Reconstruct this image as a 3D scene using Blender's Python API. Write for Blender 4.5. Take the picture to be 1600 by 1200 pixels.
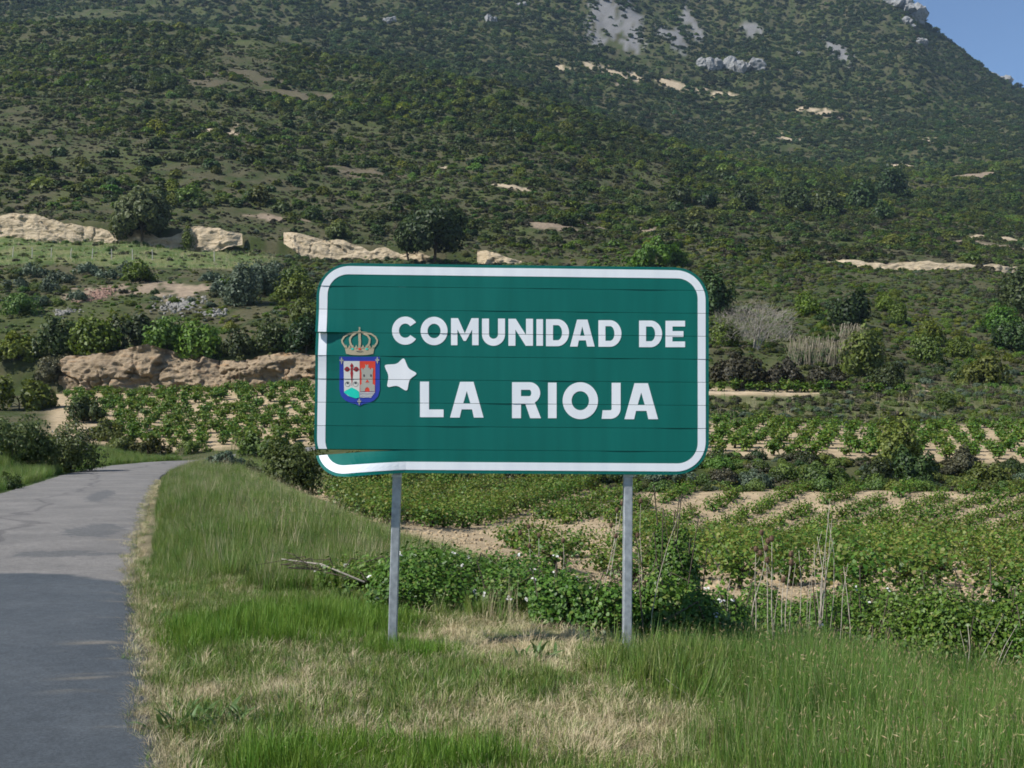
import bpy, bmesh, math, random
import numpy as np
from mathutils import Vector, Matrix

for _o in list(bpy.data.objects):
    bpy.data.objects.remove(_o)
SC = bpy.context.scene
COL = SC.collection
rng = np.random.default_rng(7)
random.seed(7)

# ------------------------------------------------------------------ camera
FPX, PITCH, CAMH = 1715.0, math.atan(80 / 1715.0), 1.62
cam = bpy.data.cameras.new('camera')
cam_o = bpy.data.objects.new('camera', cam)
COL.objects.link(cam_o)
cam.sensor_width = 36.0
cam.lens = 36.0 * FPX / 1600.0
cam.clip_start, cam.clip_end = 0.1, 9000.0
cam_o.location = (0, 0, CAMH)
cam_o.rotation_euler = (math.pi / 2 + PITCH, 0, 0)
SC.camera = cam_o

# ------------------------------------------------------------------ sky and sun
SUN_DIR = Vector((0.87, 0.45, -1.0)).normalized()       # the way the light travels
SUN_EL = math.asin(-SUN_DIR.z)
world = bpy.data.worlds.new('World')
SC.world = world
world.use_nodes = True
wn = world.node_tree
wn.nodes.clear()
sky = wn.nodes.new('ShaderNodeTexSky')
sky.sky_type = 'NISHITA'
sky.sun_disc = False
sky.sun_elevation = SUN_EL
sky.sun_rotation = math.atan2(-SUN_DIR.x, -SUN_DIR.y) % (2 * math.pi)
sky.altitude = 1200
sky.air_density, sky.dust_density, sky.ozone_density = 1.0, 0.0, 4.0
bg = wn.nodes.new('ShaderNodeBackground')
bg.inputs['Strength'].default_value = 0.105
wo = wn.nodes.new('ShaderNodeOutputWorld')
wn.links.new(sky.outputs[0], bg.inputs[0])
wn.links.new(bg.outputs[0], wo.inputs[0])

sun = bpy.data.lights.new('sun', 'SUN')
sun.energy = 5.0
sun.angle = math.radians(0.53)
sun.color = (1.0, 0.965, 0.90)
sun_o = bpy.data.objects.new('sun', sun)
COL.objects.link(sun_o)
sun_o.rotation_euler = SUN_DIR.to_track_quat('-Z', 'Y').to_euler()

SC.view_settings.view_transform = 'Standard'
SC.view_settings.look = 'None'
SC.view_settings.exposure = 0.38
SC.view_settings.gamma = 1.0
SC.render.engine = 'CYCLES'
SC.cycles.use_denoising = True
SC.cycles.max_bounces = 6
SC.cycles.diffuse_bounces = 2
SC.cycles.transmission_bounces = 3
SC.cycles.glossy_bounces = 2
SC.cycles.volume_bounces = 0
SC.cycles.transparent_max_bounces = 4
SC.cycles.use_adaptive_sampling = True
SC.cycles.adaptive_threshold = 0.02
SC.cycles.filter_width = 1.7
SC.cycles.caustics_reflective = False
SC.cycles.caustics_refractive = False

# ------------------------------------------------------------------ helpers
SP, CP = math.sin(PITCH), math.cos(PITCH)

def at(px, py, d):
    """world point at forward distance d seen at photo pixel (px, py)"""
    a, b = (px - 800) / FPX, (600 - py) / FPX
    yc = CP - b * SP
    return Vector((a / yc * d, d, CAMH + (SP + b * CP) / yc * d))

def px_of(x, y):
    return 800 + FPX * x / np.maximum(y, 1.0)

def sstep(a, b, x):
    t = np.clip((x - a) / (b - a), 0, 1)
    return t * t * (3 - 2 * t)

_lat = {}
def vnoise(x, y, seed=0):
    if seed not in _lat:
        _lat[seed] = np.random.default_rng(1000 + seed).random((256, 256))
    L = _lat[seed]
    x = np.asarray(x, float); y = np.asarray(y, float)
    xi, yi = np.floor(x).astype(int), np.floor(y).astype(int)
    fx, fy = x - xi, y - yi
    fx, fy = fx * fx * (3 - 2 * fx), fy * fy * (3 - 2 * fy)
    x0, x1, y0, y1 = xi & 255, (xi + 1) & 255, yi & 255, (yi + 1) & 255
    return ((L[x0, y0] * (1 - fx) + L[x1, y0] * fx) * (1 - fy) + (L[x0, y1] * (1 - fx) + L[x1, y1] * fx) * fy)

def fbm(x, y, seed=0, octaves=4):
    s, amp, tot = 0, 1, 0
    for k in range(octaves):
        s = s + amp * vnoise(np.asarray(x) * 2 ** k + 17.3 * k, np.asarray(y) * 2 ** k - 9.1 * k, seed + k)
        tot += amp
        amp *= 0.5
    return s / tot

def new_mesh(name, verts, faces, mat=None, smooth=False):
    """faces: (n,k) int array or list of lists"""
    me = bpy.data.meshes.new(name)
    verts = np.asarray(verts, np.float32)
    if isinstance(faces, np.ndarray):
        n, k = faces.shape
        me.vertices.add(len(verts)); me.vertices.foreach_set('co', verts.ravel())
        me.loops.add(n * k); me.loops.foreach_set('vertex_index', faces.astype(np.int32).ravel())
        me.polygons.add(n)
        me.polygons.foreach_set('loop_start', np.arange(0, n * k, k, dtype=np.int32))
        me.update(calc_edges=True)
        me.validate()
    else:
        me.from_pydata([tuple(v) for v in verts], [], faces)
    if mat:
        for m in (mat if isinstance(mat, (list, tuple)) else [mat]):
            me.materials.append(m)
    if smooth:
        me.polygons.foreach_set('use_smooth', np.ones(len(me.polygons), bool))
    me.update()
    return me

def obj(name, me, parent=None, loc=(0, 0, 0), rotz=0.0, scale=None):
    o = bpy.data.objects.new(name, me)
    COL.objects.link(o)
    o.location = loc
    o.rotation_euler = (0, 0, rotz)
    if scale is not None:
        o.scale = scale if hasattr(scale, '__len__') else (scale,) * 3
    if parent:
        o.parent = parent
    return o

def tag(o, label=None, cat=None, group=None, kind=None):
    if label: o['label'] = label
    if cat: o['category'] = cat
    if group: o['group'] = group
    if kind: o['kind'] = kind
    return o

def grid_faces(nr, nc):
    i = np.arange(nr * nc).reshape(nr, nc)
    return np.stack([i[:-1, :-1], i[:-1, 1:], i[1:, 1:], i[1:, :-1]], -1).reshape(-1, 4)

class MB:
    """collects simple solids into one mesh"""
    def __init__(s): s.v, s.f = [], []
    def add(s, v, f):
        n = len(s.v); s.v += [tuple(p) for p in v]; s.f += [[i + n for i in q] for q in f]
    def tube(s, pts, radii, k=6, cap=True):
        pts = [Vector(p) for p in pts]
        rings = []
        for i, p in enumerate(pts):
            t = (pts[min(i + 1, len(pts) - 1)] - pts[max(i - 1, 0)]).normalized()
            a = t.cross(Vector((0.13, 0.97, 0.2)) if abs(t.y) < 0.9 else Vector((1, 0, 0))).normalized()
            b = t.cross(a)
            rings.append([p + (a * math.cos(2 * math.pi * j / k) + b * math.sin(2 * math.pi * j / k)) * radii[i] for j in range(k)])
        v = [q for r in rings for q in r]
        f = [[i * k + j, i * k + (j + 1) % k, (i + 1) * k + (j + 1) % k, (i + 1) * k + j] for i in range(len(pts) - 1) for j in range(k)]
        if cap:
            f.append(list(range(k))[::-1]); f.append([(len(pts) - 1) * k + j for j in range(k)])
        s.add(v, f)
    def mesh(s, name, mat, smooth=False): return new_mesh(name, s.v, s.f, mat, smooth)

# ------------------------------------------------------------------ materials
def nodemat(name):
    m = bpy.data.materials.new(name)
    m.use_nodes = True
    nt = m.node_tree
    return m, nt, nt.nodes['Principled BSDF'], nt.nodes['Material Output']

def N(nt, typ, **kw):
    n = nt.nodes.new(typ)
    for k, v in kw.items():
        if k in n.inputs.keys() if isinstance(k, str) else False:
            n.inputs[k].default_value = v
        else:
            setattr(n, k, v)
    return n

def ramp(nt, stops, interp='LINEAR'):
    r = nt.nodes.new('ShaderNodeValToRGB')
    r.color_ramp.interpolation = interp
    els = r.color_ramp.elements
    while len(els) < len(stops):
        els.new(0.5)
    for e, (p, c) in zip(els, stops):
        e.position = p
        e.color = (*c, 1) if len(c) == 3 else c
    return r

def leaf_mat(name, stops, transl=0.25, rough=0.55, obj_var=0.25, spec=0.35, patch=0.0):
    m, nt, bs, out = nodemat(name)
    geo = N(nt, 'ShaderNodeNewGeometry')
    rp = ramp(nt, stops)
    nt.links.new(geo.outputs['Random Per Island'], rp.inputs[0])
    oi = N(nt, 'ShaderNodeObjectInfo')
    mr = N(nt, 'ShaderNodeMapRange')
    mr.inputs['To Min'].default_value = 1 - obj_var
    mr.inputs['To Max'].default_value = 1 + obj_var
    nt.links.new(oi.outputs['Random'], mr.inputs['Value'])
    hs = N(nt, 'ShaderNodeHueSaturation')
    hm = N(nt, 'ShaderNodeMapRange')
    hm.inputs['To Min'].default_value = 0.5 - 0.10 * obj_var
    hm.inputs['To Max'].default_value = 0.5 + 0.10 * obj_var
    ml = N(nt, 'ShaderNodeMath', operation='FRACT')
    mu = N(nt, 'ShaderNodeMath', operation='MULTIPLY')
    mu.inputs[1].default_value = 13.7
    nt.links.new(oi.outputs['Random'], mu.inputs[0]); nt.links.new(mu.outputs[0], ml.inputs[0])
    nt.links.new(ml.outputs[0], hm.inputs['Value'])
    nt.links.new(hm.outputs[0], hs.inputs['Hue'])
    nt.links.new(mr.outputs[0], hs.inputs['Value'])
    nt.links.new(rp.outputs[0], hs.inputs['Color'])
    if patch:
        pn = N(nt, 'ShaderNodeTexNoise'); pn.inputs['Scale'].default_value = .022; pn.inputs['Detail'].default_value = 4
        nt.links.new(oi.outputs['Location'], pn.inputs['Vector'])
        pm = N(nt, 'ShaderNodeMapRange'); pm.inputs['From Min'].default_value = .32; pm.inputs['From Max'].default_value = .68
        pm.inputs['To Min'].default_value = 1 - patch; pm.inputs['To Max'].default_value = 1 + patch
        nt.links.new(pn.outputs['Fac'], pm.inputs['Value'])
        pv_ = N(nt, 'ShaderNodeMath', operation='MULTIPLY'); nt.links.new(pm.outputs[0], pv_.inputs[0]); nt.links.new(mr.outputs[0], pv_.inputs[1])
        nt.links.new(pv_.outputs[0], hs.inputs['Value'])
        ps = N(nt, 'ShaderNodeMapRange'); ps.inputs['From Min'].default_value = .3; ps.inputs['From Max'].default_value = .7
        ps.inputs['To Min'].default_value = .72; ps.inputs['To Max'].default_value = 1.15
        nt.links.new(pn.outputs['Color'], ps.inputs['Value']); nt.links.new(ps.outputs[0], hs.inputs['Saturation'])
    nt.links.new(hs.outputs[0], bs.inputs['Base Color'])
    bs.inputs['Roughness'].default_value = rough
    bs.inputs['Specular IOR Level'].default_value = spec
    tr = N(nt, 'ShaderNodeBsdfTranslucent')
    nt.links.new(hs.outputs[0], tr.inputs['Color'])
    mx = N(nt, 'ShaderNodeMixShader')
    mx.inputs[0].default_value = transl
    nt.links.new(bs.outputs[0], mx.inputs[1]); nt.links.new(tr.outputs[0], mx.inputs[2])
    nt.links.new(mx.outputs[0], out.inputs['Surface'])
    return m

def rough_mat(name, c1, c2, scale=8.0, rough=0.9, bump=0.3, detail=6, dist=0.02, c3=None):
    m, nt, bs, out = nodemat(name)
    tc = N(nt, 'ShaderNodeTexCoord')
    nz = N(nt, 'ShaderNodeTexNoise')
    nz.inputs['Scale'].default_value = scale
    nz.inputs['Detail'].default_value = detail
    nt.links.new(tc.outputs['Object'], nz.inputs['Vector'])
    stops = [(0.3, c1), (0.7, c2)] if c3 is None else [(0.28, c1), (0.5, c2), (0.72, c3)]
    rp = ramp(nt, stops)
    nt.links.new(nz.outputs['Fac'], rp.inputs[0])
    nt.links.new(rp.outputs[0], bs.inputs['Base Color'])
    bs.inputs['Roughness'].default_value = rough
    bs.inputs['Specular IOR Level'].default_value = 0.25
    if bump:
        bp = N(nt, 'ShaderNodeBump')
        bp.inputs['Strength'].default_value = bump
        bp.inputs['Distance'].default_value = dist
        nt.links.new(nz.outputs['Fac'], bp.inputs['Height'])
        nt.links.new(bp.outputs[0], bs.inputs['Normal'])
    return m

M = {}
M['leaf_scrub'] = leaf_mat('scrub_leaf', [(0, (.048, .076, .010)), (.5, (.092, .132, .017)), (1, (.155, .200, .030))], obj_var=.4, patch=.4, transl=.35)
M['leaf_far'] = leaf_mat('mountain_leaf', [(0, (.030, .056, .018)), (.5, (.054, .092, .027)), (1, (.085, .128, .038))], obj_var=.35, patch=.35, transl=.35)
M['leaf_oak'] = leaf_mat('holm_oak_leaf', [(0, (.018, .036, .009)), (.6, (.038, .066, .015)), (1, (.066, .096, .024))], obj_var=.3)
M['leaf_bright'] = leaf_mat('bright_leaf', [(0, (.05, .10, .008)), (.5, (.085, .15, .014)), (1, (.135, .205, .024))], obj_var=.3, patch=.3, transl=.3)
M['leaf_dusty'] = leaf_mat('dusty_leaf', [(0, (.05, .078, .046)), (.5, (.088, .125, .075)), (1, (.14, .18, .11))], obj_var=.2)
M['leaf_willow'] = leaf_mat('willow_leaf', [(0, (.06, .085, .028)), (.5, (.11, .14, .05)), (1, (.18, .21, .085))], obj_var=.1, transl=.35)
M['heath'] = leaf_mat('heath_leaf', [(0, (.042, .042, .020)), (.5, (.072, .072, .034)), (1, (.120, .112, .058))], obj_var=.3, patch=.3, transl=.3)
M['bramble'] = leaf_mat('bramble_leaf', [(0, (.036, .085, .009)), (.5, (.07, .145, .015)), (.85, (.11, .20, .024)), (1, (.17, .19, .045))], obj_var=.1, rough=.5)
M['vine_leaf'] = leaf_mat('vine_leaf', [(0, (.045, .105, .010)), (.5, (.085, .165, .018)), (.8, (.13, .21, .028)), (1, (.19, .20, .042))], obj_var=.15, rough=.5, transl=.3)
M['vine_tip'] = leaf_mat('young_vine_leaf', [(0, (.14, .19, .03)), (.7, (.19, .21, .04)), (1, (.21, .165, .05))], obj_var=.15, transl=.35)
M['grass'] = leaf_mat('grass_blade', [(0, (.08, .15, .018)), (.5, (.125, .21, .032)), (.8, (.18, .26, .055)), (.93, (.28, .30, .11)), (1, (.40, .35, .18))], obj_var=.28, transl=.32)
M['grass_tall'] = leaf_mat('tall_grass_blade', [(0, (.06, .14, .016)), (.55, (.10, .20, .028)), (.85, (.15, .25, .05)), (1, (.30, .29, .13))], obj_var=.25, transl=.35)
M['grass_lime'] = leaf_mat('fresh_grass_blade', [(0, (.085, .17, .013)), (.6, (.13, .24, .024)), (1, (.19, .29, .05))], obj_var=.18, transl=.35)
M['straw'] = leaf_mat('dry_straw', [(0, (.32, .26, .14)), (.6, (.48, .405, .24)), (1, (.60, .52, .33))], obj_var=.18, transl=.2)
M['seed'] = leaf_mat('grass_seed_head', [(0, (.20, .16, .08)), (1, (.33, .26, .13))], obj_var=.2, transl=.2)
M['dock'] = leaf_mat('dock_leaf', [(0, (.06, .12, .03)), (1, (.11, .18, .05))], obj_var=.15, rough=.5)
M['reed_leaf'] = leaf_mat('reed_leaf', [(0, (.06, .12, .035)), (1, (.12, .18, .06))], obj_var=.1)
M['reed_dry'] = leaf_mat('dry_reed', [(0, (.17, .145, .10)), (1, (.28, .24, .17))], obj_var=.1, transl=.1)
M['petal'] = leaf_mat('white_petal', [(0, (.62, .60, .58)), (1, (.78, .76, .74))], obj_var=.05)
M['bark'] = rough_mat('bark', (.05, .038, .027), (.11, .088, .065), 14, bump=.6)
M['vine_bark'] = rough_mat('vine_bark', (.035, .025, .018), (.085, .064, .046), 30, bump=.6)
M['twig'] = rough_mat('grey_twig', (.20, .18, .15), (.32, .29, .25), 20, bump=.2)
M['stalk'] = rough_mat('dry_stalk', (.24, .20, .15), (.44, .40, .33), 25, bump=.2)
M['teasel'] = rough_mat('teasel_head', (.075, .045, .028), (.16, .10, .065), 90, bump=.8, dist=.01)
M['limestone'] = rough_mat('limestone', (.10, .10, .10), (.25, .25, .245), .35, bump=1, dist=1.2, c3=(.17, .17, .168))
M['rubble_grey'] = rough_mat('grey_rubble', (.17, .16, .14), (.33, .31, .28), 2.5, bump=.5)
M['rubble_red'] = rough_mat('reddish_rubble', (.22, .13, .095), (.36, .235, .18), 2.5, bump=.5)
M['clod'] = rough_mat('soil_clod', (.30, .225, .135), (.44, .345, .22), 9, bump=.4)
M['wood_stake'] = rough_mat('weathered_stake', (.36, .33, .28), (.56, .53, .47), 12, bump=.3)

# ------------------------------------------------------------------ terrain
# right edge of the road, as (forward, sideways) in metres, measured from the camera
EDGE = np.array([(-8, 2.6), (-2, .75), (0, .1), (5.34, -1.68), (7.5, -2.46), (10, -3.4), (13.2, -4.56), (16.3, -5.55), (23.1, -7.7), (34.7, -11.3),
                 (46.3, -14.7), (58, -16.9), (66, -17.6), (72, -17.2), (120, -17)])
def edge_x(y): return np.interp(y, EDGE[:, 0], EDGE[:, 1])
def perp(x, y): return (x - edge_x(y)) * 0.95

PROF = {   # photo column: [(forward metres, photo row)]
    -250: [(36, 735), (45, 695), (60, 680), (85, 665), (115, 615), (117, 560), (125, 525), (130, 505), (165, 415), (170, 408), (215, 362), (217, 330), (222, 325), (350, 180), (480, 80), (560, 30), (650, 45), (800, 0), (1000, -80), (1100, -130), (1300, -140)],
    0:    [(40, 738), (47, 705), (60, 690), (85, 668), (115, 615), (117, 565), (125, 525), (130, 505), (165, 420), (170, 412), (215, 368), (217, 337), (222, 332), (350, 190), (480, 90), (560, 40), (650, 50), (800, 10), (1000, -80), (1100, -130), (1300, -140)],
    250:  [(76, 717), (80, 703), (115, 609), (117, 552), (125, 518), (130, 500), (165, 422), (170, 413), (215, 387), (217, 354), (222, 348), (350, 200), (480, 100), (560, 45), (650, 55), (800, 15), (1000, -80), (1100, -130), (1300, -140)],
    400:  [(62, 727), (66, 716), (80, 702), (114, 606), (116, 550), (125, 516), (130, 500), (165, 430), (172, 420), (215, 396), (217, 372), (222, 366), (350, 220), (480, 115), (560, 57), (650, 70), (800, 30), (1000, -70), (1100, -140), (1300, -150)],
    500:  [(48, 770), (54, 742), (60, 722), (80, 698), (113, 600), (115, 545), (125, 512), (130, 497), (165, 440), (175, 427), (215, 405), (217, 382), (222, 375), (350, 240), (480, 135), (550, 88), (650, 100), (800, 55), (1000, -50), (1100, -130), (1300, -140)],
    800:  [(48, 770), (53, 742), (60, 716), (80, 690), (110, 620), (130, 560), (165, 470), (200, 428), (216, 413), (218, 400), (350, 270), (450, 180), (510, 134), (600, 150), (750, 110), (950, 10), (1100, -110), (1300, -120)],
    950:  [(49, 770), (54, 740), (60, 716), (82, 670), (100, 620), (125, 555), (160, 480), (200, 425), (218, 408), (350, 295), (430, 225), (480, 186), (580, 205), (720, 165), (900, 70), (1100, -80), (1300, -90)],
    1110: [(50, 770), (56, 724), (60, 714), (82, 664), (85, 656), (94, 619), (99, 608), (101, 600), (112, 548), (130, 520), (160, 470), (200, 422), (260, 372), (340, 322), (420, 277), (470, 252), (560, 262), (700, 215), (850, 140), (1000, 40), (1100, -50), (1300, -60)],
    1350: [(52, 766), (57, 724), (60, 716), (82, 666), (85, 659), (94, 621), (99, 611), (103, 600), (115, 560), (140, 510), (180, 450), (228, 418), (231, 408), (300, 368), (400, 316), (500, 287), (600, 268), (750, 215), (900, 130), (1000, 50), (1100, -20), (1300, -20)],
    1430: [(53, 766), (58, 724), (60, 717), (82, 667), (85, 659), (95, 622), (103, 606), (120, 565), (145, 515), (185, 455), (229, 420), (232, 410), (300, 375), (400, 325), (500, 290), (600, 268), (750, 215), (900, 130), (1000, 60), (1100, 2), (1300, 60)],
    1470: [(53, 766), (58, 724), (60, 718), (82, 668), (85, 659), (95, 622), (104, 606), (122, 567), (150, 513), (190, 455), (229, 420), (232, 410), (300, 380), (400, 328), (520, 285), (620, 262), (760, 215), (900, 140), (1000, 90), (1100, 47), (1300, 100)],
    1540: [(54, 768), (58, 725), (60, 718), (82, 668), (86, 657), (96, 622), (108, 602), (126, 562), (155, 512), (205, 452), (231, 422), (235, 410), (300, 390), (410, 334), (530, 285), (650, 250), (780, 215), (920, 160), (1020, 122), (1100, 97), (1300, 150)],
    1600: [(54, 768), (58, 725), (60, 718), (82, 668), (86, 656), (96, 622), (110, 600), (130, 560), (160, 510), (220, 450), (240, 425), (245, 412), (300, 398), (420, 340), (550, 282), (700, 232), (850, 190), (1000, 152), (1100, 134), (1300, 190)],
    1850: [(54, 768), (58, 728), (60, 720), (82, 670), (86, 660), (96, 628), (110, 606), (130, 570), (160, 520), (220, 460), (300, 415), (420, 365), (550, 320), (700, 285), (850, 270), (1000, 262), (1100, 265), (1300, 330)],
    2300: [(54, 768), (60, 724), (82, 680), (110, 630), (160, 570), (300, 500), (550, 450), (1000, 430), (1300, 440)],
}
_PC = np.array(sorted(PROF))
_D0 = np.array([PROF[c][0][0] for c in _PC], float)
_PZ = []
for c in _PC:
    dd = np.array([p[0] for p in PROF[c]], float)
    zz = np.array([at(800, p[1], p[0]).z for p in PROF[c]])
    _PZ.append((dd, zz))

def ground_z(x, y, rough=True):
    x = np.asarray(x, float); y = np.asarray(y, float)
    p = perp(x, y)
    near = -1.0 * sstep(2.8, np.interp(y, [12, 20], [8.0, 6.6]), p) + 0.9 * sstep(4.6, 10, -p)
    dip = np.interp(y, [17, 24, 33, 41, 50, 52], [0, .42, .9, 1.4, -.1, 0])
    wr = sstep(930, 1130, px_of(x, np.maximum(y, 10)))
    near = near - sstep(6.5, 10, p) * (dip * wr + (1 - wr) * .4 * sstep(17, 23, y) * sstep(51, 38, y))
    near = near + sstep(-.2, .5, p) * (.10 * (fbm(x * .5, y * .5, 3) - .5)) - 0.03 * sstep(.6, .1, np.abs(p - .25))
    col = np.clip(px_of(x, np.maximum(y, 20)), _PC[0], _PC[-1])
    allz = np.stack([np.interp(y, d, z) for d, z in _PZ], 0)
    k = np.clip(np.searchsorted(_PC, col, side='right') - 1, 0, len(_PC) - 2)
    t = (col - _PC[k]) / (_PC[k + 1] - _PC[k])
    idx = tuple(np.indices(k.shape)) if k.ndim else ()
    far = allz[(k,) + idx] * (1 - t) + allz[(k + 1,) + idx] * t
    d0 = _D0[k] * (1 - t) + _D0[k + 1] * t
    w = sstep(d0 - 2, d0 + 4, y)
    z = near * (1 - w) + far * w
    if rough:
        a = np.interp(y, [0, 50, 90, 200, 400, 1100], [0, .1, .6, 1.6, 6, 16])
        z = z + a * (fbm(x / 9 + 40, y / 9, 11, 3) - .5) * np.interp(y, [0, 200, 400], [1, 1, .35])
        z = z + a * 1.1 * (fbm(x / 45 + 5, y / 45, 15, 4) - .5) * np.interp(y, [60, 240, 400], [0, .3, 1])
    return z

def gz(x, y): return float(ground_z(np.array([x]), np.array([y]))[0])

def hit(px, py, dmin=4.0, dmax=1150.0):
    """where the line of sight through a photo pixel meets the terrain"""
    ds = np.geomspace(dmin, dmax, 900)
    a, b = (px - 800) / FPX, (600 - py) / FPX
    yc = CP - b * SP
    zr = CAMH + (SP + b * CP) / yc * ds
    zt = ground_z(a / yc * ds, ds)
    w = np.nonzero(zt >= zr)[0]
    d = ds[w[0]] if len(w) else dmax
    return Vector((a / yc * d, d, gz(a / yc * d, d)))

rows = np.unique(np.concatenate([np.linspace(-5.5, 4, 20), np.geomspace(4, 60, 200), np.geomspace(60, 110, 70), np.linspace(110, 132, 60),
                                 np.geomspace(132, 210, 50), np.linspace(210, 224, 30), np.geomspace(224, 600, 120), np.geomspace(600, 1300, 90)]))
us = np.concatenate([np.linspace(-1.6, -.62, 50)[:-1], np.linspace(-.62, .62, 340), np.linspace(.62, 1.6, 50)[1:]])
Yg, Ug = np.meshgrid(rows, us, indexing='ij')
Xg = Ug * (Yg + 6.5)
Zg = ground_z(Xg, Yg)
PXg = px_of(Xg, Yg)
Pg = perp(Xg, Yg)

def vineyard_left(px, y): return sstep(60, 95, px) * sstep(560, 520, px) * sstep(78, 81, y) * sstep(114.5, 113, y)
def vineyard_near(x, y):
    p = perp(x, y)
    return sstep(4.5, 5.3, p) * sstep(16.5, 19, y) * sstep(52, 49, y)
def vineyard_terrace(px, y): return sstep(1000, 1070, px) * sstep(58, 60, y) * sstep(84, 82, y)

n1 = fbm(Xg / 3.0, Yg / 3.0, 21, 4)[..., None]
n2 = fbm(Xg / 14.0, Yg / 14.0, 25, 4)[..., None]
n3 = fbm(Xg * 1.3, Yg * 1.3, 29, 4)[..., None]
def mix(a, b, w): return a * (1 - w) + b * w
C = lambda *c: np.array(c)
scrub_ground = mix(C(.042, .056, .016), C(.080, .074, .038), sstep(.36, .62, n1))
scrub_ground = mix(scrub_ground, C(.066, .082, .024), sstep(.5, .7, n2) * .6)
colr = scrub_ground
# verge
thatch = mix(C(.13, .155, .05), C(.36, .30, .175), sstep(.44, .64, n3))
green_v = mix(C(.055, .085, .02), C(.12, .12, .05), sstep(.4, .65, n3))
vz = np.where(((Pg > -.3) & (Yg < 56) & (Pg < 8) | (Yg < 12))[..., None], 1.0, 0.0)
colr = mix(colr, mix(green_v, thatch, sstep(15, 11, Yg)[..., None]), vz)
# pale earth litter beside the asphalt
colr = mix(colr, C(.20, .165, .105), (sstep(.30, .08, np.abs(Pg - .05)) * sstep(40, 15, Yg))[..., None] * sstep(.2, .5, n3) * .85)
# left verge and field above the rubble
colr = mix(colr, mix(C(.05, .09, .022), C(.09, .12, .035), n1), (sstep(-3.6, -4.0, Pg) * sstep(75, 60, Yg))[..., None])
fieldw = (sstep(450, 380, PXg) * sstep(167, 172, Yg) * sstep(216, 212, Yg))[..., None]
colr = mix(colr, mix(C(.085, .125, .036), C(.15, .16, .062), sstep(.4, .6, n1)), fieldw * .9)
# right-hand terraces with grass
terw = (sstep(1050, 1110, PXg) * sstep(84, 88, Yg) * sstep(104, 100, Yg))[..., None]
colr = mix(colr, mix(C(.075, .095, .034), C(.14, .125, .066), n1), terw * .8)
# tilled soil
soil = mix(C(.33, .25, .15), C(.43, .335, .215), n3)
sw = np.maximum.reduce([vineyard_left(PXg, Yg), vineyard_near(Xg, Yg), vineyard_terrace(PXg, Yg),
                        sstep(1050, 1090, PXg) * sstep(1300, 1240, PXg) * sstep(93.5, 94.5, Yg) * sstep(100, 98.5, Yg)])[..., None]
colr = mix(colr, soil, sw)
# bare earth scars, tracks and scree: world-space ellipses (photo col, row, half width m, half depth m, colour)
CREAM, GREY, TAN = C(.44, .35, .235), C(.185, .18, .175), C(.24, .185, .13)
def blotch(px, py, rx, ry, c, tilt=0.0, power=1.0, dmin=90):
    global colr
    h = hit(px, py, dmin)
    X, Y = Xg - h.x, Yg - h.y
    ca, sa = math.cos(tilt), math.sin(tilt)
    q = ((X * ca + Y * sa) / rx) ** 2 + ((-X * sa + Y * ca) / ry) ** 2 + (fbm(Xg / (rx * .4), Yg / (ry * .5), 141, 5) - .5) * 4.5
    colr = mix(colr, c * (.8 + .4 * n3), (sstep(1.0, .75, q) * power)[..., None])
EXPOSED = []
for a in [(345, 203, 7, 9, CREAM), (880, 108, 11, 7, CREAM), (925, 106, 14, 7, CREAM), (965, 113, 14, 7, CREAM), (990, 120, 7, 8, CREAM), (1055, 133, 13, 8, CREAM), (1125, 147, 15, 8, CREAM),
          (970, 135, 10, 6, TAN), (1285, 175, 15, 11, CREAM), (1330, 190, 18, 9, TAN), (1230, 216, 9, 14, CREAM), (1190, 213, 8, 8, TAN), (1455, 220, 6, 26, CREAM), (1405, 259, 13, 6, CREAM), (1520, 275, 18, 14, TAN),
          (1340, 415, 7, 1.6, CREAM), (1390, 417, 6, 1.2, TAN), (1480, 418, 10, 1.5, CREAM), (1530, 378, 18, 4, TAN), (1560, 372, 12, 3, CREAM),
          (960, 45, 24, 50, GREY), (945, 20, 14, 40, GREY), (985, 25, 10, 30, GREY), (1050, 50, 12, 35, GREY), (1080, 40, 8, 40, GREY), (1310, 80, 8, 24, GREY), (1170, 42, 10, 14, GREY),
          (430, 340, 8, 3, TAN), (470, 150, 22, 14, TAN * .6, 0, .6), (390, 120, 20, 14, TAN * .55, 0, .5), (330, 130, 16, 12, TAN * .55, 0, .5), (560, 270, 14, 8, TAN * .7, 0, .6), (690, 262, 2.5, 3, CREAM),
          (800, 290, 6, 3, CREAM), (860, 355, 8, 3, TAN), (1010, 360, 9, 3, TAN), (890, 345, 5, 3, CREAM),
          (150, 455, 4.5, 7, TAN), (235, 450, 3, 4, TAN), (290, 455, 2.5, 6, TAN * 1.2), (1440, 612, 1.6, 1.2, CREAM), (1150, 612, 8, 1.5, CREAM)]:
    blotch(*a)
    h = hit(a[0], a[1], 90)
    EXPOSED.append((h.x, h.y, a[2], a[3]))
gm = new_mesh('ground', np.stack([Xg, Yg, Zg], -1).reshape(-1, 3), grid_faces(*Xg.shape), None, True)
at_ = gm.attributes.new('earth', 'FLOAT_COLOR', 'POINT')
at_.data.foreach_set('color', np.concatenate([np.clip(colr, 0, 1), np.ones(colr.shape[:2] + (1,))], -1).astype(np.float32).ravel())
m, nt, bs, out = nodemat('ground_earth')
va = N(nt, 'ShaderNodeAttribute', attribute_name='earth')
tc = N(nt, 'ShaderNodeTexCoord')
nz = N(nt, 'ShaderNodeTexNoise'); nz.inputs['Scale'].default_value = 1.2; nz.inputs['Detail'].default_value = 9; nz.inputs['Roughness'].default_value = .7
nt.links.new(tc.outputs['Object'], nz.inputs['Vector'])
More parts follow.
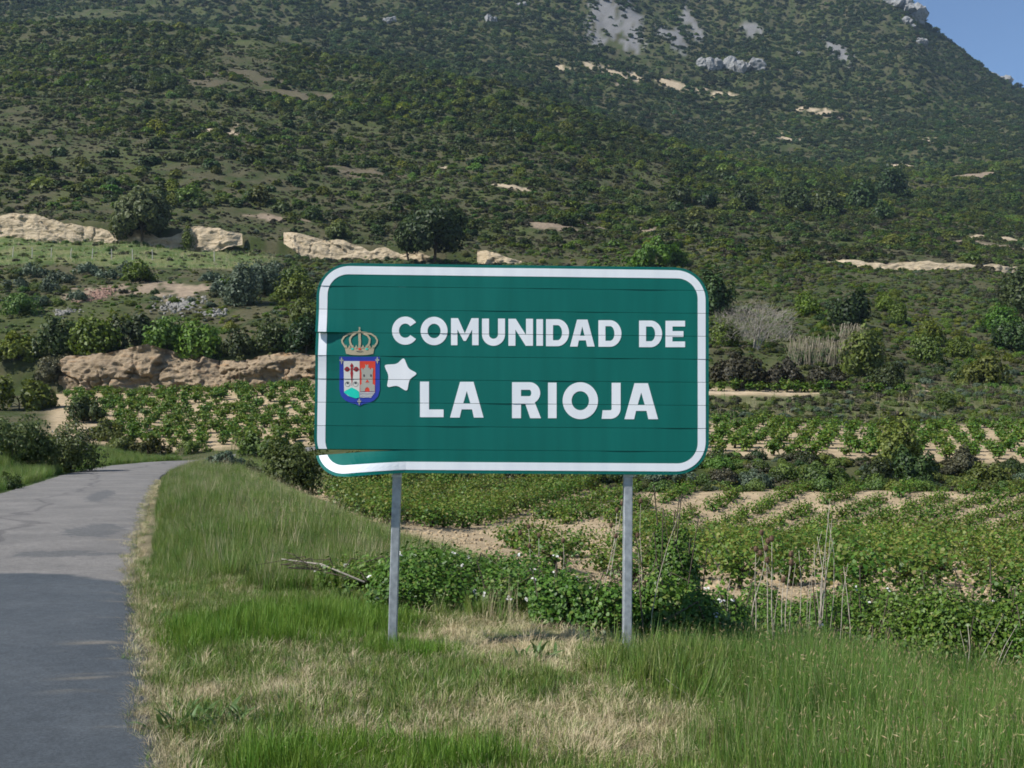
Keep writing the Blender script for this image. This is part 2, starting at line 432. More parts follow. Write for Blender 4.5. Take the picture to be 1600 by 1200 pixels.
mr = N(nt, 'ShaderNodeMapRange'); mr.inputs['From Min'].default_value = .3; mr.inputs['From Max'].default_value = .7
mr.inputs['To Min'].default_value = .62; mr.inputs['To Max'].default_value = 1.3
nt.links.new(nz.outputs['Fac'], mr.inputs['Value'])
vm = N(nt, 'ShaderNodeVectorMath', operation='SCALE')
nt.links.new(va.outputs['Color'], vm.inputs[0]); nt.links.new(mr.outputs[0], vm.inputs['Scale'])
nt.links.new(vm.outputs[0], bs.inputs['Base Color'])
bs.inputs['Roughness'].default_value = .95
bs.inputs['Specular IOR Level'].default_value = .15
bp = N(nt, 'ShaderNodeBump'); bp.inputs['Strength'].default_value = .7; bp.inputs['Distance'].default_value = .12
nt.links.new(nz.outputs['Fac'], bp.inputs['Height']); nt.links.new(bp.outputs[0], bs.inputs['Normal'])
M['ground'] = m
gm.materials.append(m)
tag(obj('ground', gm), 'rising ground from the roadside verge up to the scrubby mountain', kind='structure')

# ------------------------------------------------------------------ road
cl = EDGE[(EDGE[:, 0] <= 66)]
path = [(y, x) for y, x in cl] + [(71, -16.2), (74.5, -13.5), (76.5, -9.5), (77.5, -4)]
pth = np.array([(x, y) for y, x in path])
seg = np.concatenate([[0], np.cumsum(np.linalg.norm(np.diff(pth, axis=0), axis=1))])
ss = np.concatenate([np.arange(0, 24, .045), np.arange(24, 40, .2), np.arange(40, seg[-1], .6)])
def smooth_path(s):
    acc = 0
    for o in (-1.8, -.9, 0, .9, 1.8):
        acc = acc + np.stack([np.interp(s + o, seg, pth[:, k]) for k in (0, 1)], -1)
    return acc / 5
pr = smooth_path(ss)
tg = np.gradient(pr, axis=0); tg /= np.linalg.norm(tg, axis=1)[:, None]
nl = np.stack([-tg[:, 1], tg[:, 0]], -1)         # to the left of travel
W_ROAD = 3.9
tt = np.concatenate([[0, .006, .02, .05], np.linspace(.09, .91, 11), [.95, .98, .994, 1]])
edge_r = .11 * (fbm(ss * 1.8, ss * 0 + .5, 41, 6) - .5) * 2 - .04
edge_l = .12 * (fbm(ss * 1.2, ss * 0 + 7.5, 43, 4) - .5) * 2
off = (edge_r[:, None] * (1 - tt) ** 6 + tt * (W_ROAD + 1.5 * sstep(26, 12, ss[:, None] - 8)) + edge_l[:, None] * tt ** 6)
RX = pr[:, 0:1] + nl[:, 0:1] * off
RY = pr[:, 1:2] + nl[:, 1:2] * off
RZ = ground_z(RX, RY) + .022 + .03 * (1 - (2 * tt - 1) ** 2)
RZ[:, 0] -= .06; RZ[:, -1] -= .06
rm = new_mesh('road', np.stack([RX, RY, RZ], -1).reshape(-1, 3), grid_faces(*RX.shape), None, True)
ra = rm.attributes.new('along', 'FLOAT_VECTOR', 'POINT')
ra.data.foreach_set('vector', np.stack([np.broadcast_to(ss[:, None], off.shape), off, off * 0], -1).astype(np.float32).ravel())
m, nt, bs, out = nodemat('asphalt')
va = N(nt, 'ShaderNodeAttribute', attribute_name='along')
sx = N(nt, 'ShaderNodeSeparateXYZ'); nt.links.new(va.outputs['Vector'], sx.inputs[0])
def noise(scale, detail=5, vec=None, rough=.55):
    n = N(nt, 'ShaderNodeTexNoise'); n.inputs['Scale'].default_value = scale; n.inputs['Detail'].default_value = detail; n.inputs['Roughness'].default_value = rough
    nt.links.new(vec or va.outputs['Vector'], n.inputs['Vector']); return n.outputs['Fac']
def math_(op, a, b=None, c=None, clamp=False):
    n = N(nt, 'ShaderNodeMath', operation=op, use_clamp=clamp)
    for i, v in enumerate((a, b, c)):
        if v is None: continue
        if hasattr(v, 'links') or hasattr(v, 'is_linked'): nt.links.new(v, n.inputs[i])
        else: n.inputs[i].default_value = v
    return n.outputs[0]
def mapr(v, a, b, c, d, smooth=True):
    n = N(nt, 'ShaderNodeMapRange', interpolation_type='SMOOTHSTEP' if smooth else 'LINEAR')
    for k, q in zip(('From Min', 'From Max', 'To Min', 'To Max'), (a, b, c, d)): n.inputs[k].default_value = q
    nt.links.new(v, n.inputs['Value']); return n.outputs[0]
def cmix(fac, a, b):
    n = N(nt, 'ShaderNodeMix', data_type='RGBA')
    for i, v in ((0, fac), (6, a), (7, b)):
        if hasattr(v, 'is_linked'): nt.links.new(v, n.inputs[i])
        elif i == 0: n.inputs[0].default_value = v
        else: n.inputs[i].default_value = (*v, 1)
    return n.outputs[2]
big, fine, grit = noise(.9, 6), noise(9, 6), noise(160, 3, rough=.8)
streak_v = N(nt, 'ShaderNodeVectorMath', operation='MULTIPLY'); streak_v.inputs[1].default_value = (1.6, .35, 1)
nt.links.new(va.outputs['Vector'], streak_v.inputs[0])
streak = noise(2.2, 4, streak_v.outputs[0])
newer = cmix(mapr(big, .3, .7, 0, 1), (.052, .062, .071), (.074, .085, .094))
older = cmix(mapr(noise(.8, 7), .3, .7, 0, 1), (.140, .133, .124), (.195, .183, .168))
S_JOIN = float(np.interp(13.0, pth[:, 1], seg))
sj = math_('ADD', sx.outputs[0], math_('MULTIPLY', math_('SUBTRACT', big, .5), 1.0))
sj = math_('ADD', sj, math_('MULTIPLY', mapr(sx.outputs[1], .0, 1.3, .9, 0.0), 1.0))
base = cmix(mapr(sj, S_JOIN - .12, S_JOIN + .12, 0, 1), newer, older)
for d, o_, rs, ro in ((15.0, .85, .45, .6), (18.6, .7, 1.3, .5), (29, 1.2, 3.0, .3)):
    s0 = float(np.interp(d, pth[:, 1], seg))
    e = math_('ADD', math_('POWER', math_('DIVIDE', math_('SUBTRACT', sx.outputs[0], s0), rs), 2.0), math_('POWER', math_('DIVIDE', math_('SUBTRACT', sx.outputs[1], o_), ro), 2.0))
    e = math_('ADD', e, math_('MULTIPLY', math_('SUBTRACT', noise(2.6, 6), .5), 4.2))
    base = cmix(mapr(e, .85, .98, .75, 0), base, (.092, .094, .094))
# sand washed in over the edge
sandf = math_('MULTIPLY', mapr(sx.outputs[1], .1, .75, 1, 0), mapr(streak, .56, .74, 0, .6))
base = cmix(sandf, base, (.30, .25, .175))
# bitumen crack line meandering down the older part
cr = math_('ABSOLUTE', math_('SUBTRACT', math_('SUBTRACT', sx.outputs[1], 2.15), math_('MULTIPLY', math_('SUBTRACT', noise(.22, 3), .5), 3.6)))
base = cmix(math_('MULTIPLY', mapr(cr, .03, .10, .6, 0), mapr(sx.outputs[0], S_JOIN, S_JOIN + 1, 0, 1)), base, (.085, .08, .078))
vm = N(nt, 'ShaderNodeVectorMath', operation='SCALE')
nt.links.new(base, vm.inputs[0]); nt.links.new(math_('MULTIPLY', mapr(grit, .25, .75, .72, 1.28, False), math_('MULTIPLY', mapr(fine, .3, .7, .88, 1.12), mapr(noise(42, 3, rough=.8), .3, .7, .72, 1.28))), vm.inputs['Scale'])
nt.links.new(vm.outputs[0], bs.inputs['Base Color'])
bs.inputs['Roughness'].default_value = .82
bs.inputs['Specular IOR Level'].default_value = .35
bp = N(nt, 'ShaderNodeBump'); bp.inputs['Strength'].default_value = .5; bp.inputs['Distance'].default_value = .012
nt.links.new(grit, bp.inputs['Height']); nt.links.new(bp.outputs[0], bs.inputs['Normal'])
rm.materials.append(m)
tag(obj('road', rm), 'narrow grey asphalt road curving right around the grassy verge', kind='structure')

# ------------------------------------------------------------------ road sign
SIGN_D = 8.2
yaw, roll = math.radians(2.0), math.radians(-.42)
S_C = at(800, 578, SIGN_D)
S_R = Vector((math.cos(yaw) * math.cos(roll), math.sin(yaw) * math.cos(roll), math.sin(roll))).normalized()
_n0 = Vector((math.sin(yaw), -math.cos(yaw), 0.0))
S_U = (_n0.cross(S_R)).normalized()
S_N = S_R.cross(S_U).normalized()
CAMP = Vector((0, 0, CAMH))
def to_sign(px, py):
    d = (at(px, py, 1.0) - CAMP)
    t = (S_C - CAMP).dot(S_N) / d.dot(S_N)
    q = CAMP + d * t - S_C
    return q.dot(S_R), q.dot(S_U)
_c = [to_sign(*p) for p in ((492.7, 411.0), (1107.4, 417.8), (1107.4, 741), (492.7, 739.2))]
SL, SR_ = (_c[0][0] + _c[3][0]) / 2, (_c[1][0] + _c[2][0]) / 2
ST, SB = (_c[0][1] + _c[1][1]) / 2, (_c[2][1] + _c[3][1]) / 2
SW, SH = SR_ - SL, ST - SB
NS = 9
PITCH_S = SH / NS
def slat_of(t): return min(NS - 1, max(0, int((ST - t) / PITCH_S)))
def bend(k, s, t):
    e = s - SL
    v = (ST - k * PITCH_S - t) / PITCH_S          # 0 at the slat's top edge, 1 at its bottom edge
    ds = du = dn = 0.0
    if k == 8:
        a = max(0.0, 1 - e / .66)
        a2 = a * a * .35 + a * .65
        du -= .050 * a2
        dn += (-.012 + v * .12) * min(1, a * 1.8)
    elif k == 7:
        a = max(0.0, 1 - e / .5); dn -= .008 * a * v
    elif k == 2:
        a = max(0.0, 1 - e / .42); dn += .042 * a * a * v ** 1.5
    elif k == 3:
        a = max(0.0, 1 - e / .42); dn -= .012 * a * (1 - v); dn += .018 * a * v
    elif k == 4:
        a = max(0.0, 1 - e / .65); dn += .012 * a * (1 - v) ** 2
    dn += .0015 * math.sin(s * 3.1 + k * 1.7) + .0012 * math.sin(s * 7.7 + k * 2.9)
    return ds, du, dn
def sp(s, t, n=0.0, k=None):
    ds, du, dn = bend(slat_of(t) if k is None else k, s, t)
    return S_C + S_R * (s + ds) + S_U * (t + du) + S_N * (n + dn)

def sign_film(name, c1, c2, rough=.42, streaks=.5):
    m, nt, bs, out = nodemat(name)
    tc = N(nt, 'ShaderNodeTexCoord')
    mp = N(nt, 'ShaderNodeMapping'); mp.inputs['Scale'].default_value = (9, 9, .8)
    nt.links.new(tc.outputs['Object'], mp.inputs[0])
    nz = N(nt, 'ShaderNodeTexNoise'); nz.inputs['Scale'].default_value = 1.2; nz.inputs['Detail'].default_value = 8
    nt.links.new(mp.outputs[0], nz.inputs['Vector'])
    rp = ramp(nt, [(.3, c1), (.7, c2)])
    nt.links.new(nz.outputs['Fac'], rp.inputs[0]); nt.links.new(rp.outputs[0], bs.inputs['Base Color'])
    mr = N(nt, 'ShaderNodeMapRange'); mr.inputs['To Min'].default_value = rough - .1; mr.inputs['To Max'].default_value = rough + .15
    nt.links.new(nz.outputs['Fac'], mr.inputs['Value']); nt.links.new(mr.outputs[0], bs.inputs['Roughness'])
    bs.inputs['Specular IOR Level'].default_value = .25
    n2 = N(nt, 'ShaderNodeTexNoise'); n2.inputs['Scale'].default_value = 3; n2.inputs['Detail'].default_value = 3
    nt.links.new(tc.outputs['Object'], n2.inputs['Vector'])
    bp = N(nt, 'ShaderNodeBump'); bp.inputs['Strength'].default_value = .15; bp.inputs['Distance'].default_value = .01
    nt.links.new(n2.outputs['Fac'], bp.inputs['Height']); nt.links.new(bp.outputs[0], bs.inputs['Normal'])
    return m
F_GREEN = sign_film('sign_green', (.0003, .108, .088), (.001, .130, .108))
F_WHITE = sign_film('sign_white', (.70, .725, .765), (.78, .80, .83))
F_STAR = sign_film('sticker_white', (.74, .75, .78), (.82, .82, .84))
F_BLUE = sign_film('crest_blue', (.022, .045, .30), (.03, .055, .36))
F_RED = sign_film('crest_red', (.62, .05, .03), (.70, .07, .035))
F_DRED = sign_film('crest_crimson', (.30, .016, .022), (.36, .022, .028))
F_CREAM = sign_film('crest_cream', (.60, .58, .54), (.66, .64, .60))
F_STONE = sign_film('crest_stone', (.33, .32, .28), (.40, .39, .34))
F_GOLD = sign_film('crest_gold', (.34, .29, .19), (.42, .36, .25))
F_TURQ = sign_film('crest_turquoise', (.01, .52, .40), (.015, .60, .46))
F_DARK = sign_film('crest_dark', (.05, .05, .06), (.08, .08, .09))
METAL = rough_mat('galvanised_steel', (.25, .27, .29), (.42, .44, .46), 22, rough=.5, bump=.05)
METAL.node_tree.nodes['Principled BSDF'].inputs['Metallic'].default_value = .35
METAL2 = rough_mat('aluminium_edge', (.42, .44, .45), (.52, .54, .55), 30, rough=.4, bump=.05)

base_pt = at(800, 1018, 8.25)
sign = bpy.data.objects.new('road_sign', None); COL.objects.link(sign)
sign.location = (base_pt.x, base_pt.y, gz(base_pt.x, base_pt.y))
tag(sign, 'large green regional boundary sign with white border and lettering on two grey posts', 'road sign')
SINV = Matrix.Translation(-sign.location)
def spart(name, verts, faces, mat, label=None, parent=None, smooth=False):
    me = new_mesh(name, [tuple(Vector(v) - sign.location) for v in verts], faces, mat, smooth)
    o = obj(name, me, parent or sign)
    if label: o['label'] = label
    return o

R_OUT = .252
def half_extent(t):
    """left and right ends of the rounded panel at height t"""
    d = min(ST - t, t - SB)
    ins = 0.0 if d >= R_OUT else R_OUT - math.sqrt(max(0, R_OUT ** 2 - (R_OUT - d) ** 2))
    return SL + ins, SR_ - ins
slat_labels = {8: 'bottom slat bent forward and down at its left end', 2: 'slat with its lower left edge bent forward'}
for k in range(NS):
    t0, t1 = ST - k * PITCH_S, ST - (k + 1) * PITCH_S
    g = .0014
    ts = [t0 - (g if k else 0), *[t0 + (t1 - t0) * q for q in ((.06, .13, .22, .32, .45, .6, .75, .9) if k < 2 else (.1, .25, .4, .55, .68, .78, .87, .94) if k > 6 else (.33, .66))], t1 + (g if k < 8 else 0)]
    nc = 61
    V, F = [], []
    for depth in (0.0, -.024):
        for t in ts:
            a, b = half_extent(t)
            for c in range(nc):
                s = a + (b - a) * (c / (nc - 1)) ** 1.25
                tb = t - (.007 if depth < 0 and t == ts[-1] and k < 8 else 0)      # rear lip closes the joint
                V.append(sp(s, t, depth, k) - S_U * (t - tb))
    nr = len(ts)
    I = lambda L, r, c: L * nr * nc + r * nc + c
    for r in range(nr - 1):
        for c in range(nc - 1):
            F.append([I(0, r, c), I(0, r + 1, c), I(0, r + 1, c + 1), I(0, r, c + 1)])
            F.append([I(1, r, c), I(1, r, c + 1), I(1, r + 1, c + 1), I(1, r + 1, c)])
    for c in range(nc - 1):
        F.append([I(0, 0, c), I(0, 0, c + 1), I(1, 0, c + 1), I(1, 0, c)])
        F.append([I(0, nr - 1, c), I(1, nr - 1, c), I(1, nr - 1, c + 1), I(0, nr - 1, c + 1)])
    for r in range(nr - 1):
        F.append([I(0, r, 0), I(1, r, 0), I(1, r + 1, 0), I(0, r + 1, 0)])
        F.append([I(0, r, nc - 1), I(0, r + 1, nc - 1), I(1, r + 1, nc - 1), I(1, r, nc - 1)])
    spart('slat', V, F, F_GREEN, slat_labels.get(k))

def film(name, loops, mat, layer=1, label=None, parent=None, loc2d=False, flat_px=True):
    """a flat cut-out glued on the slats; loops are rings of photo pixels (first the outline, then holes)"""
    bm = bmesh.new()
    for lp in loops:
        vs = []
        for p in lp:
            s, t = p if loc2d else to_sign(*p)
            vs.append(bm.verts.new((s, t, 0)))
        for i in range(len(vs)):
            bm.edges.new((vs[i], vs[(i + 1) % len(vs)]))
    bmesh.ops.triangle_fill(bm, use_beauty=True, use_dissolve=False, edges=bm.edges[:], normal=(0, 0, 1))
    tsv = [v.co.y for v in bm.verts]
    xs = [v.co.x for v in bm.verts]
    V, F = [], []
    for k in range(slat_of(max(tsv)), slat_of(min(tsv)) + 1):
        b2 = bm.copy()
        t0, t1 = ST - k * PITCH_S - .0016, ST - (k + 1) * PITCH_S + .0016
        for co, no in (((0, t0, 0), (0, 1, 0)), ((0, t1, 0), (0, -1, 0))):
            bmesh.ops.bisect_plane(b2, geom=b2.verts[:] + b2.edges[:] + b2.faces[:], plane_co=co, plane_no=no, clear_outer=True)
        cut = SL + .03
        while cut < SR_ and b2.verts:
            if min(xs) < cut < max(xs):
                bmesh.ops.bisect_plane(b2, geom=b2.verts[:] + b2.edges[:] + b2.faces[:], plane_co=(cut, 0, 0), plane_no=(1, 0, 0))
            cut += .05 if cut < SL + .8 else .1
        for q in (.25, .5, .75):
            if b2.verts:
                bmesh.ops.bisect_plane(b2, geom=b2.verts[:] + b2.edges[:] + b2.faces[:], plane_co=(0, t0 + (t1 - t0) * q, 0), plane_no=(0, 1, 0))
        n = len(V)
        b2.verts.index_update()
        for v in b2.verts: V.append(sp(v.co.x, v.co.y, .0010 + .0012 * layer, k))
        for f in b2.faces:
            ids = [v.index + n for v in f.verts]
            F.append(ids if f.normal.z > 0 else ids[::-1])
        b2.free()
    bm.free()
    return spart(name, V, F, mat, label, parent)

def rrect(l, b, r, t, rad, n=14):
    out = []
    for cx, cy, a0 in ((r - rad, t - rad, 0), (l + rad, t - rad, 90), (l + rad, b + rad, 180), (r - rad, b + rad, 270)):
        for i in range(n + 1):
            a = math.radians(a0 + 90 * i / n)
            out.append((cx + rad * math.cos(a), cy + rad * math.sin(a)))
    return out
film('border', [rrect(SL + .021, SB + .024, SR_ - .024, ST - .022, .225), rrect(SL + .082, SB + .084, SR_ - .084, ST - .084, .155)], F_WHITE, 1, 'white rounded border line', loc2d=True)

# letters: drawn in units of a 3.2x enlargement of the lettering
def zl(p): return (600 + p[0] / 3.2, 480 + p[1] / 3.2)
def arc(cx, cy, rx, ry, a0, a1, n=20):
    return [(cx + rx * math.cos(math.radians(a0 + (a1 - a0) * i / n)), cy + ry * math.sin(math.radians(a0 + (a1 - a0) * i / n))) for i in range(n + 1)]
def letter(ch, x0, x1, y0, y1, w):
    cx, cy, rx, ry = (x0 + x1) / 2, (y0 + y1) / 2, (x1 - x0) / 2, (y1 - y0) / 2
    h = y1 - y0
    if ch == 'O':
        loops = [arc(cx, cy, rx, ry, 0, 351, 39), arc(cx, cy, rx - w, ry - w, 0, 351, 39)]
    elif ch == 'C':
        rx *= 1.04; cx = x0 + rx
        loops = [arc(cx, cy, rx, ry, 36, 324, 36) + arc(cx, cy, rx - w, ry - w, 322, 38, 36)]
    elif ch == 'I':
        loops = [[(x0, y0), (x1, y0), (x1, y1), (x0, y1)]]
    elif ch == 'L':
        loops = [[(x0, y0), (x0 + w, y0), (x0 + w, y1 - w * .86), (x1, y1 - w * .86), (x1, y1), (x0, y1)]]
    elif ch == 'E':
        e = w * .82
        loops = [[(x0, y0), (x1, y0), (x1, y0 + e), (x0 + w, y0 + e), (x0 + w, cy - e / 2), (x1 - 8, cy - e / 2), (x1 - 8, cy + e / 2), (x0 + w, cy + e / 2), (x0 + w, y1 - e), (x1, y1 - e), (x1, y1), (x0, y1)]]
    elif ch == 'D':
        r2 = h / 2
        b = x1 - r2 * .86
        e = w * .85
        loops = [[(x0, y0), (b, y0)] + arc(b, cy, x1 - b, r2, -85, 85, 22) + [(b, y1), (x0, y1)],
                 [(x0 + w, y0 + e), (b, y0 + e)] + arc(b, cy, x1 - b - w, r2 - e, -85, 85, 22) + [(b, y1 - e), (x0 + w, y1 - e)]]
    elif ch == 'M':
        f = w * .92
        loops = [[(x0, y1), (x0, y0), (x0 + f * 1.1, y0), (cx, y0 + h * .56), (x1 - f * 1.1, y0), (x1, y0), (x1, y1), (x1 - f, y1), (x1 - f, y0 + h * .42), (cx + 6, y1 - h * .16), (cx - 6, y1 - h * .16), (x0 + f, y0 + h * .42), (x0 + f, y1)]]
    elif ch == 'N':
        loops = [[(x0, y1), (x0, y0), (x0 + w * 1.05, y0), (x1 - w, y0 + h * .60), (x1 - w, y0), (x1, y0), (x1, y1), (x1 - w * 1.05, y1), (x0 + w, y1 - h * .60), (x0 + w, y1)]]
    elif ch == 'U':
        rr = rx
        yb = y1 - rr
        loops = [[(x0, y0), (x0 + w, y0)] + arc(cx, yb, rx - w, rr - w, 180, 0, 20) + [(x1 - w, y0), (x1, y0)] + arc(cx, yb, rx, rr, 0, 180, 24)]
    elif ch == 'A':
        tw = w * 1.5
        top0, top1 = cx - tw / 2, cx + tw / 2
        sl = lambda y, xa, xb: xa + (xb - xa) * (y - y0) / h      # edge position at height y
        bar0, bar1 = y0 + h * .60, y0 + h * .77
        il = lambda y: sl(y, top0, x0) + w * 1.03
        ir = lambda y: sl(y, top1, x1) - w * 1.03
        yt = y0 + h * .27
        loops = [[(top0, y0), (top1, y0), (x1, y1), (x1 - w * 1.08, y1), (ir(bar1), bar1), (il(bar1), bar1), (x0 + w * 1.08, y1), (x0, y1)],
                 [((il(yt) + ir(yt)) / 2, yt - 2), (ir(bar0), bar0), (il(bar0), bar0)]]
    elif ch == 'R':
        e = w * .85
        yb = y0 + h * .60
        rb = (yb - y0) / 2
        bx = x1 - 4 - rb * 1.0
        loops = [[(x0, y0), (bx, y0)] + arc(bx, y0 + rb, x1 - 4 - bx, rb, -84, 60, 20) + [(x1, y1), (x1 - w * 1.2, y1), (x0 + w + 22, yb + 2), (x0 + w, yb + 2), (x0 + w, y1), (x0, y1)],
                 [(x0 + w, y0 + e), (bx, y0 + e)] + arc(bx, y0 + rb, x1 - 4 - bx - w, rb - e, -84, 84, 14) + [(bx, yb - e), (x0 + w, yb - e)]]
    elif ch == 'J':
        ro = 52
        loops = [[(x1 - w, y0), (x1, y0)] + arc(x1 - ro, y1 - ro, ro, ro, 0, 90, 14) + [(x0, y1), (x0 + 5, y1 - w * .95)] + arc(x1 - ro, y1 - ro, ro - w, ro - w * .95, 90, 0, 8)]
    film('letter', [[zl(p) for p in lp] for lp in loops], F_WHITE, 1, 'white capital letter ' + ch)
for ch, x0, x1, y0, y1 in (('C', 40, 168, 47, 188), ('O', 183, 318, 48, 190), ('M', 335, 473, 55, 190), ('U', 490, 605, 57, 193), ('N', 622, 745, 58, 193), ('I', 762, 795, 60, 193),
                           ('D', 810, 925, 60, 195), ('A', 930, 1053, 62, 197), ('D', 1072, 1187, 65, 198), ('D', 1275, 1390, 67, 200), ('E', 1407, 1505, 68, 200)):
    letter(ch, x0, x1, y0, y1, 35)
for ch, x0, x1, y0, y1 in (('L', 180, 298, 372, 550), ('A', 330, 498, 373, 552), ('R', 640, 785, 375, 555), ('I', 820, 863, 377, 555), ('O', 893, 1070, 375, 560), ('J', 1088, 1183, 378, 558), ('A', 1202, 1370, 380, 560)):
    letter(ch, x0, x1, y0, y1, 45)

# coat of arms and star: drawn in units of a 6.667x enlargement
def zc(p): return (490 + p[0] / 6.667, 480 + p[1] / 6.667)
def cf(name, loops, mat, layer, parent=None, label=None):
    if not isinstance(loops[0][0], (tuple, list)): loops = [loops]
    return film(name, [[zc(p) for p in lp] for lp in loops], mat, layer, label, parent)
def rounded(poly, r, n=5):
    out = []
    for i, p in enumerate(poly):
        p = Vector(p); a = Vector(poly[i - 1]); b = Vector(poly[(i + 1) % len(poly)])
        ra = min(r, (a - p).length * .45); rb = min(r, (b - p).length * .45)
        q0, q1 = p + (a - p).normalized() * ra, p + (b - p).normalized() * rb
        for j in range(n + 1):
            t = j / n
            q = q0 * (1 - t) ** 2 + p * 2 * t * (1 - t) + q1 * t * t
            out.append((q.x, q.y))
    return out
star_pts = [(940, 520), (988, 640), (1085, 690), (998, 752), (975, 880), (868, 815), (762, 838), (783, 715), (732, 600), (868, 592)]
cf('star_sticker', rounded(star_pts, 34), F_STAR, 2, label='white five pointed star sticker')
shield = cf('shield', [(272, 516), (688, 516), (690, 860)] + [(672, 925), (630, 972), (570, 998), (520, 1008), (478, 1030), (436, 1008), (386, 998), (330, 972), (285, 925), (268, 860)], F_BLUE, 2, label='blue bordered heraldic shield')
cf('shield_field', [(314, 562), (480, 562), (480, 942), (430, 948), (360, 925), (318, 890)], F_CREAM, 3, shield, 'cream left field')
cf('shield_field', [(482, 562), (644, 562), (642, 880), (482, 880)], F_RED, 3, shield, 'red right field')
cf('hill', [(318, 880), (345, 862), (398, 836), (440, 855), (474, 880), (476, 940), (440, 950), (380, 932), (320, 892)], F_TURQ, 4, shield, 'turquoise hill')
# sword cross
cf('cross', [(392, 640), (405, 640), (412, 690), (404, 760), (399, 836), (394, 760), (384, 690)], F_DRED, 4, shield, 'crimson sword cross')
cf('cross', [(380, 612), (398, 582), (416, 612), (404, 632), (412, 640), (398, 668), (384, 640), (392, 632)], F_DRED, 5, shield)
for cxx in (350, 444):
    cf('cross', arc(cxx, 646, 25, 26, 0, 330, 11), F_DRED, 4, shield)
    cf('cross', [(cxx - 30, 640), (cxx + 30, 640), (cxx + 30, 652), (cxx - 30, 652)], F_DRED, 5, shield)
    cf('cross', arc(cxx, 646, 9, 10, 0, 330, 11), F_DARK, 6, shield)
for cxx in (355, 438):
    cf('shell', [arc(cxx, 800, 28, 29, 0, 345, 23), arc(cxx, 800, 22, 23, 0, 345, 23)], F_STONE, 4, shield)
    cf('shell', arc(cxx, 790, 13, 11, 0, 330, 11), F_DARK, 4, shield)
cf('castle', [[(486, 860), (486, 810), (500, 800), (500, 690), (494, 640), (512, 632), (512, 648), (524, 648), (524, 632), (540, 632), (540, 612), (536, 600), (548, 596), (548, 606), (560, 606), (560, 596), (574, 600), (570, 612), (570, 632), (586, 632), (586, 648), (600, 648), (600, 632), (622, 640), (616, 690), (616, 800), (638, 812), (638, 878), (586, 878), (580, 845), (560, 832), (540, 845), (532, 878), (486, 878)]], F_STONE, 4, shield, 'grey castle tower')
cf('castle_window', arc(526, 712, 9, 14, 0, 330, 11), F_DARK, 5, shield); cf('castle_window', arc(598, 712, 9, 14, 0, 330, 11), F_DARK, 5, shield)
cf('castle_window', [(540, 786), (560, 752), (580, 786), (560, 780)], F_RED, 5, shield)
for i in range(4):
    y = 884 + i * 15
    r = 640 - i * 12
    cf('wave', [(482, y), (520, y + 3), (560, y), (600, y + 3), (r, y), (r, y + 9), (600, y + 12), (560, y + 9), (520, y + 12), (482, y + 9)], F_CREAM, 4, shield)
for cxx, cyy in ((293, 556), (664, 552), (476, 982)):
    cf('fleur_de_lis', [(cxx, cyy - 36), (cxx + 9, cyy - 18), (cxx + 5, cyy - 4), (cxx + 16, cyy - 12), (cxx + 22, cyy), (cxx + 14, cyy + 8), (cxx + 6, cyy + 6), (cxx + 8, cyy + 20), (cxx, cyy + 42),
                          (cxx - 8, cyy + 20), (cxx - 6, cyy + 6), (cxx - 14, cyy + 8), (cxx - 22, cyy), (cxx - 16, cyy - 12), (cxx - 5, cyy - 4), (cxx - 9, cyy - 18)], F_STONE, 4, shield)
crown = cf('crown', [(328, 430), (345, 422), (480, 412), (615, 422), (632, 430), (622, 486), (560, 498), (480, 501), (400, 498), (340, 486)], F_GOLD, 2, label='dull gold royal crown')
def strap(pts, w): 
    L, R = [], []
    for i, p in enumerate(pts):
        a = Vector(pts[max(0, i - 1)]); b = Vector(pts[min(len(pts) - 1, i + 1)])
        t = (b - a).normalized(); n = Vector((-t.y, t.x)) * w
        L.append((p[0] + n.x, p[1] + n.y)); R.append((p[0] - n.x, p[1] - n.y))
    return L + R[::-1]
cf('crown_arch', strap([(334, 420), (300, 370), (296, 345), (318, 308), (360, 280), (420, 266), (470, 262)], 9), F_GOLD, 3, crown)
cf('crown_arch', strap([(626, 420), (660, 372), (664, 345), (642, 308), (600, 280), (540, 266), (490, 262)], 9), F_GOLD, 3, crown)
cf('crown_arch', strap([(400, 412), (382, 370), (378, 330), (400, 295), (440, 272)], 10), F_GOLD, 3, crown)
cf('crown_arch', strap([(560, 412), (582, 370), (586, 330), (562, 295), (520, 272)], 10), F_GOLD, 3, crown)
cf('crown_arch', strap([(480, 412), (482, 360), (479, 310), (480, 265)], 13), F_GOLD, 3, crown)
cf('crown_orb', arc(480, 250, 15, 15, 0, 330, 11), F_GOLD, 4, crown)
cf('crown_cross', [(474, 240), (474, 224), (468, 218), (480, 205), (492, 218), (486, 224), (486, 240)], F_GOLD, 5, crown)
for i in range(9):
    x = 340 + i * 35
    y = 405 - 10 * math.sin(math.pi * i / 8) * -0.2
    cf('crown_leaf', [(x - 13, y + 18), (x, y - 16), (x + 13, y + 18)], F_GOLD, 4, crown)
for x, m_ in ((405, F_TURQ), (480, F_RED), (555, F_TURQ)):
    cf('crown_jewel', arc(x, 436, 16, 9, 0, 330, 11), m_, 4, crown)
cf('crown_jewel', strap([(445, 458), (480, 464), (515, 458)], 3), F_DARK, 4, crown)

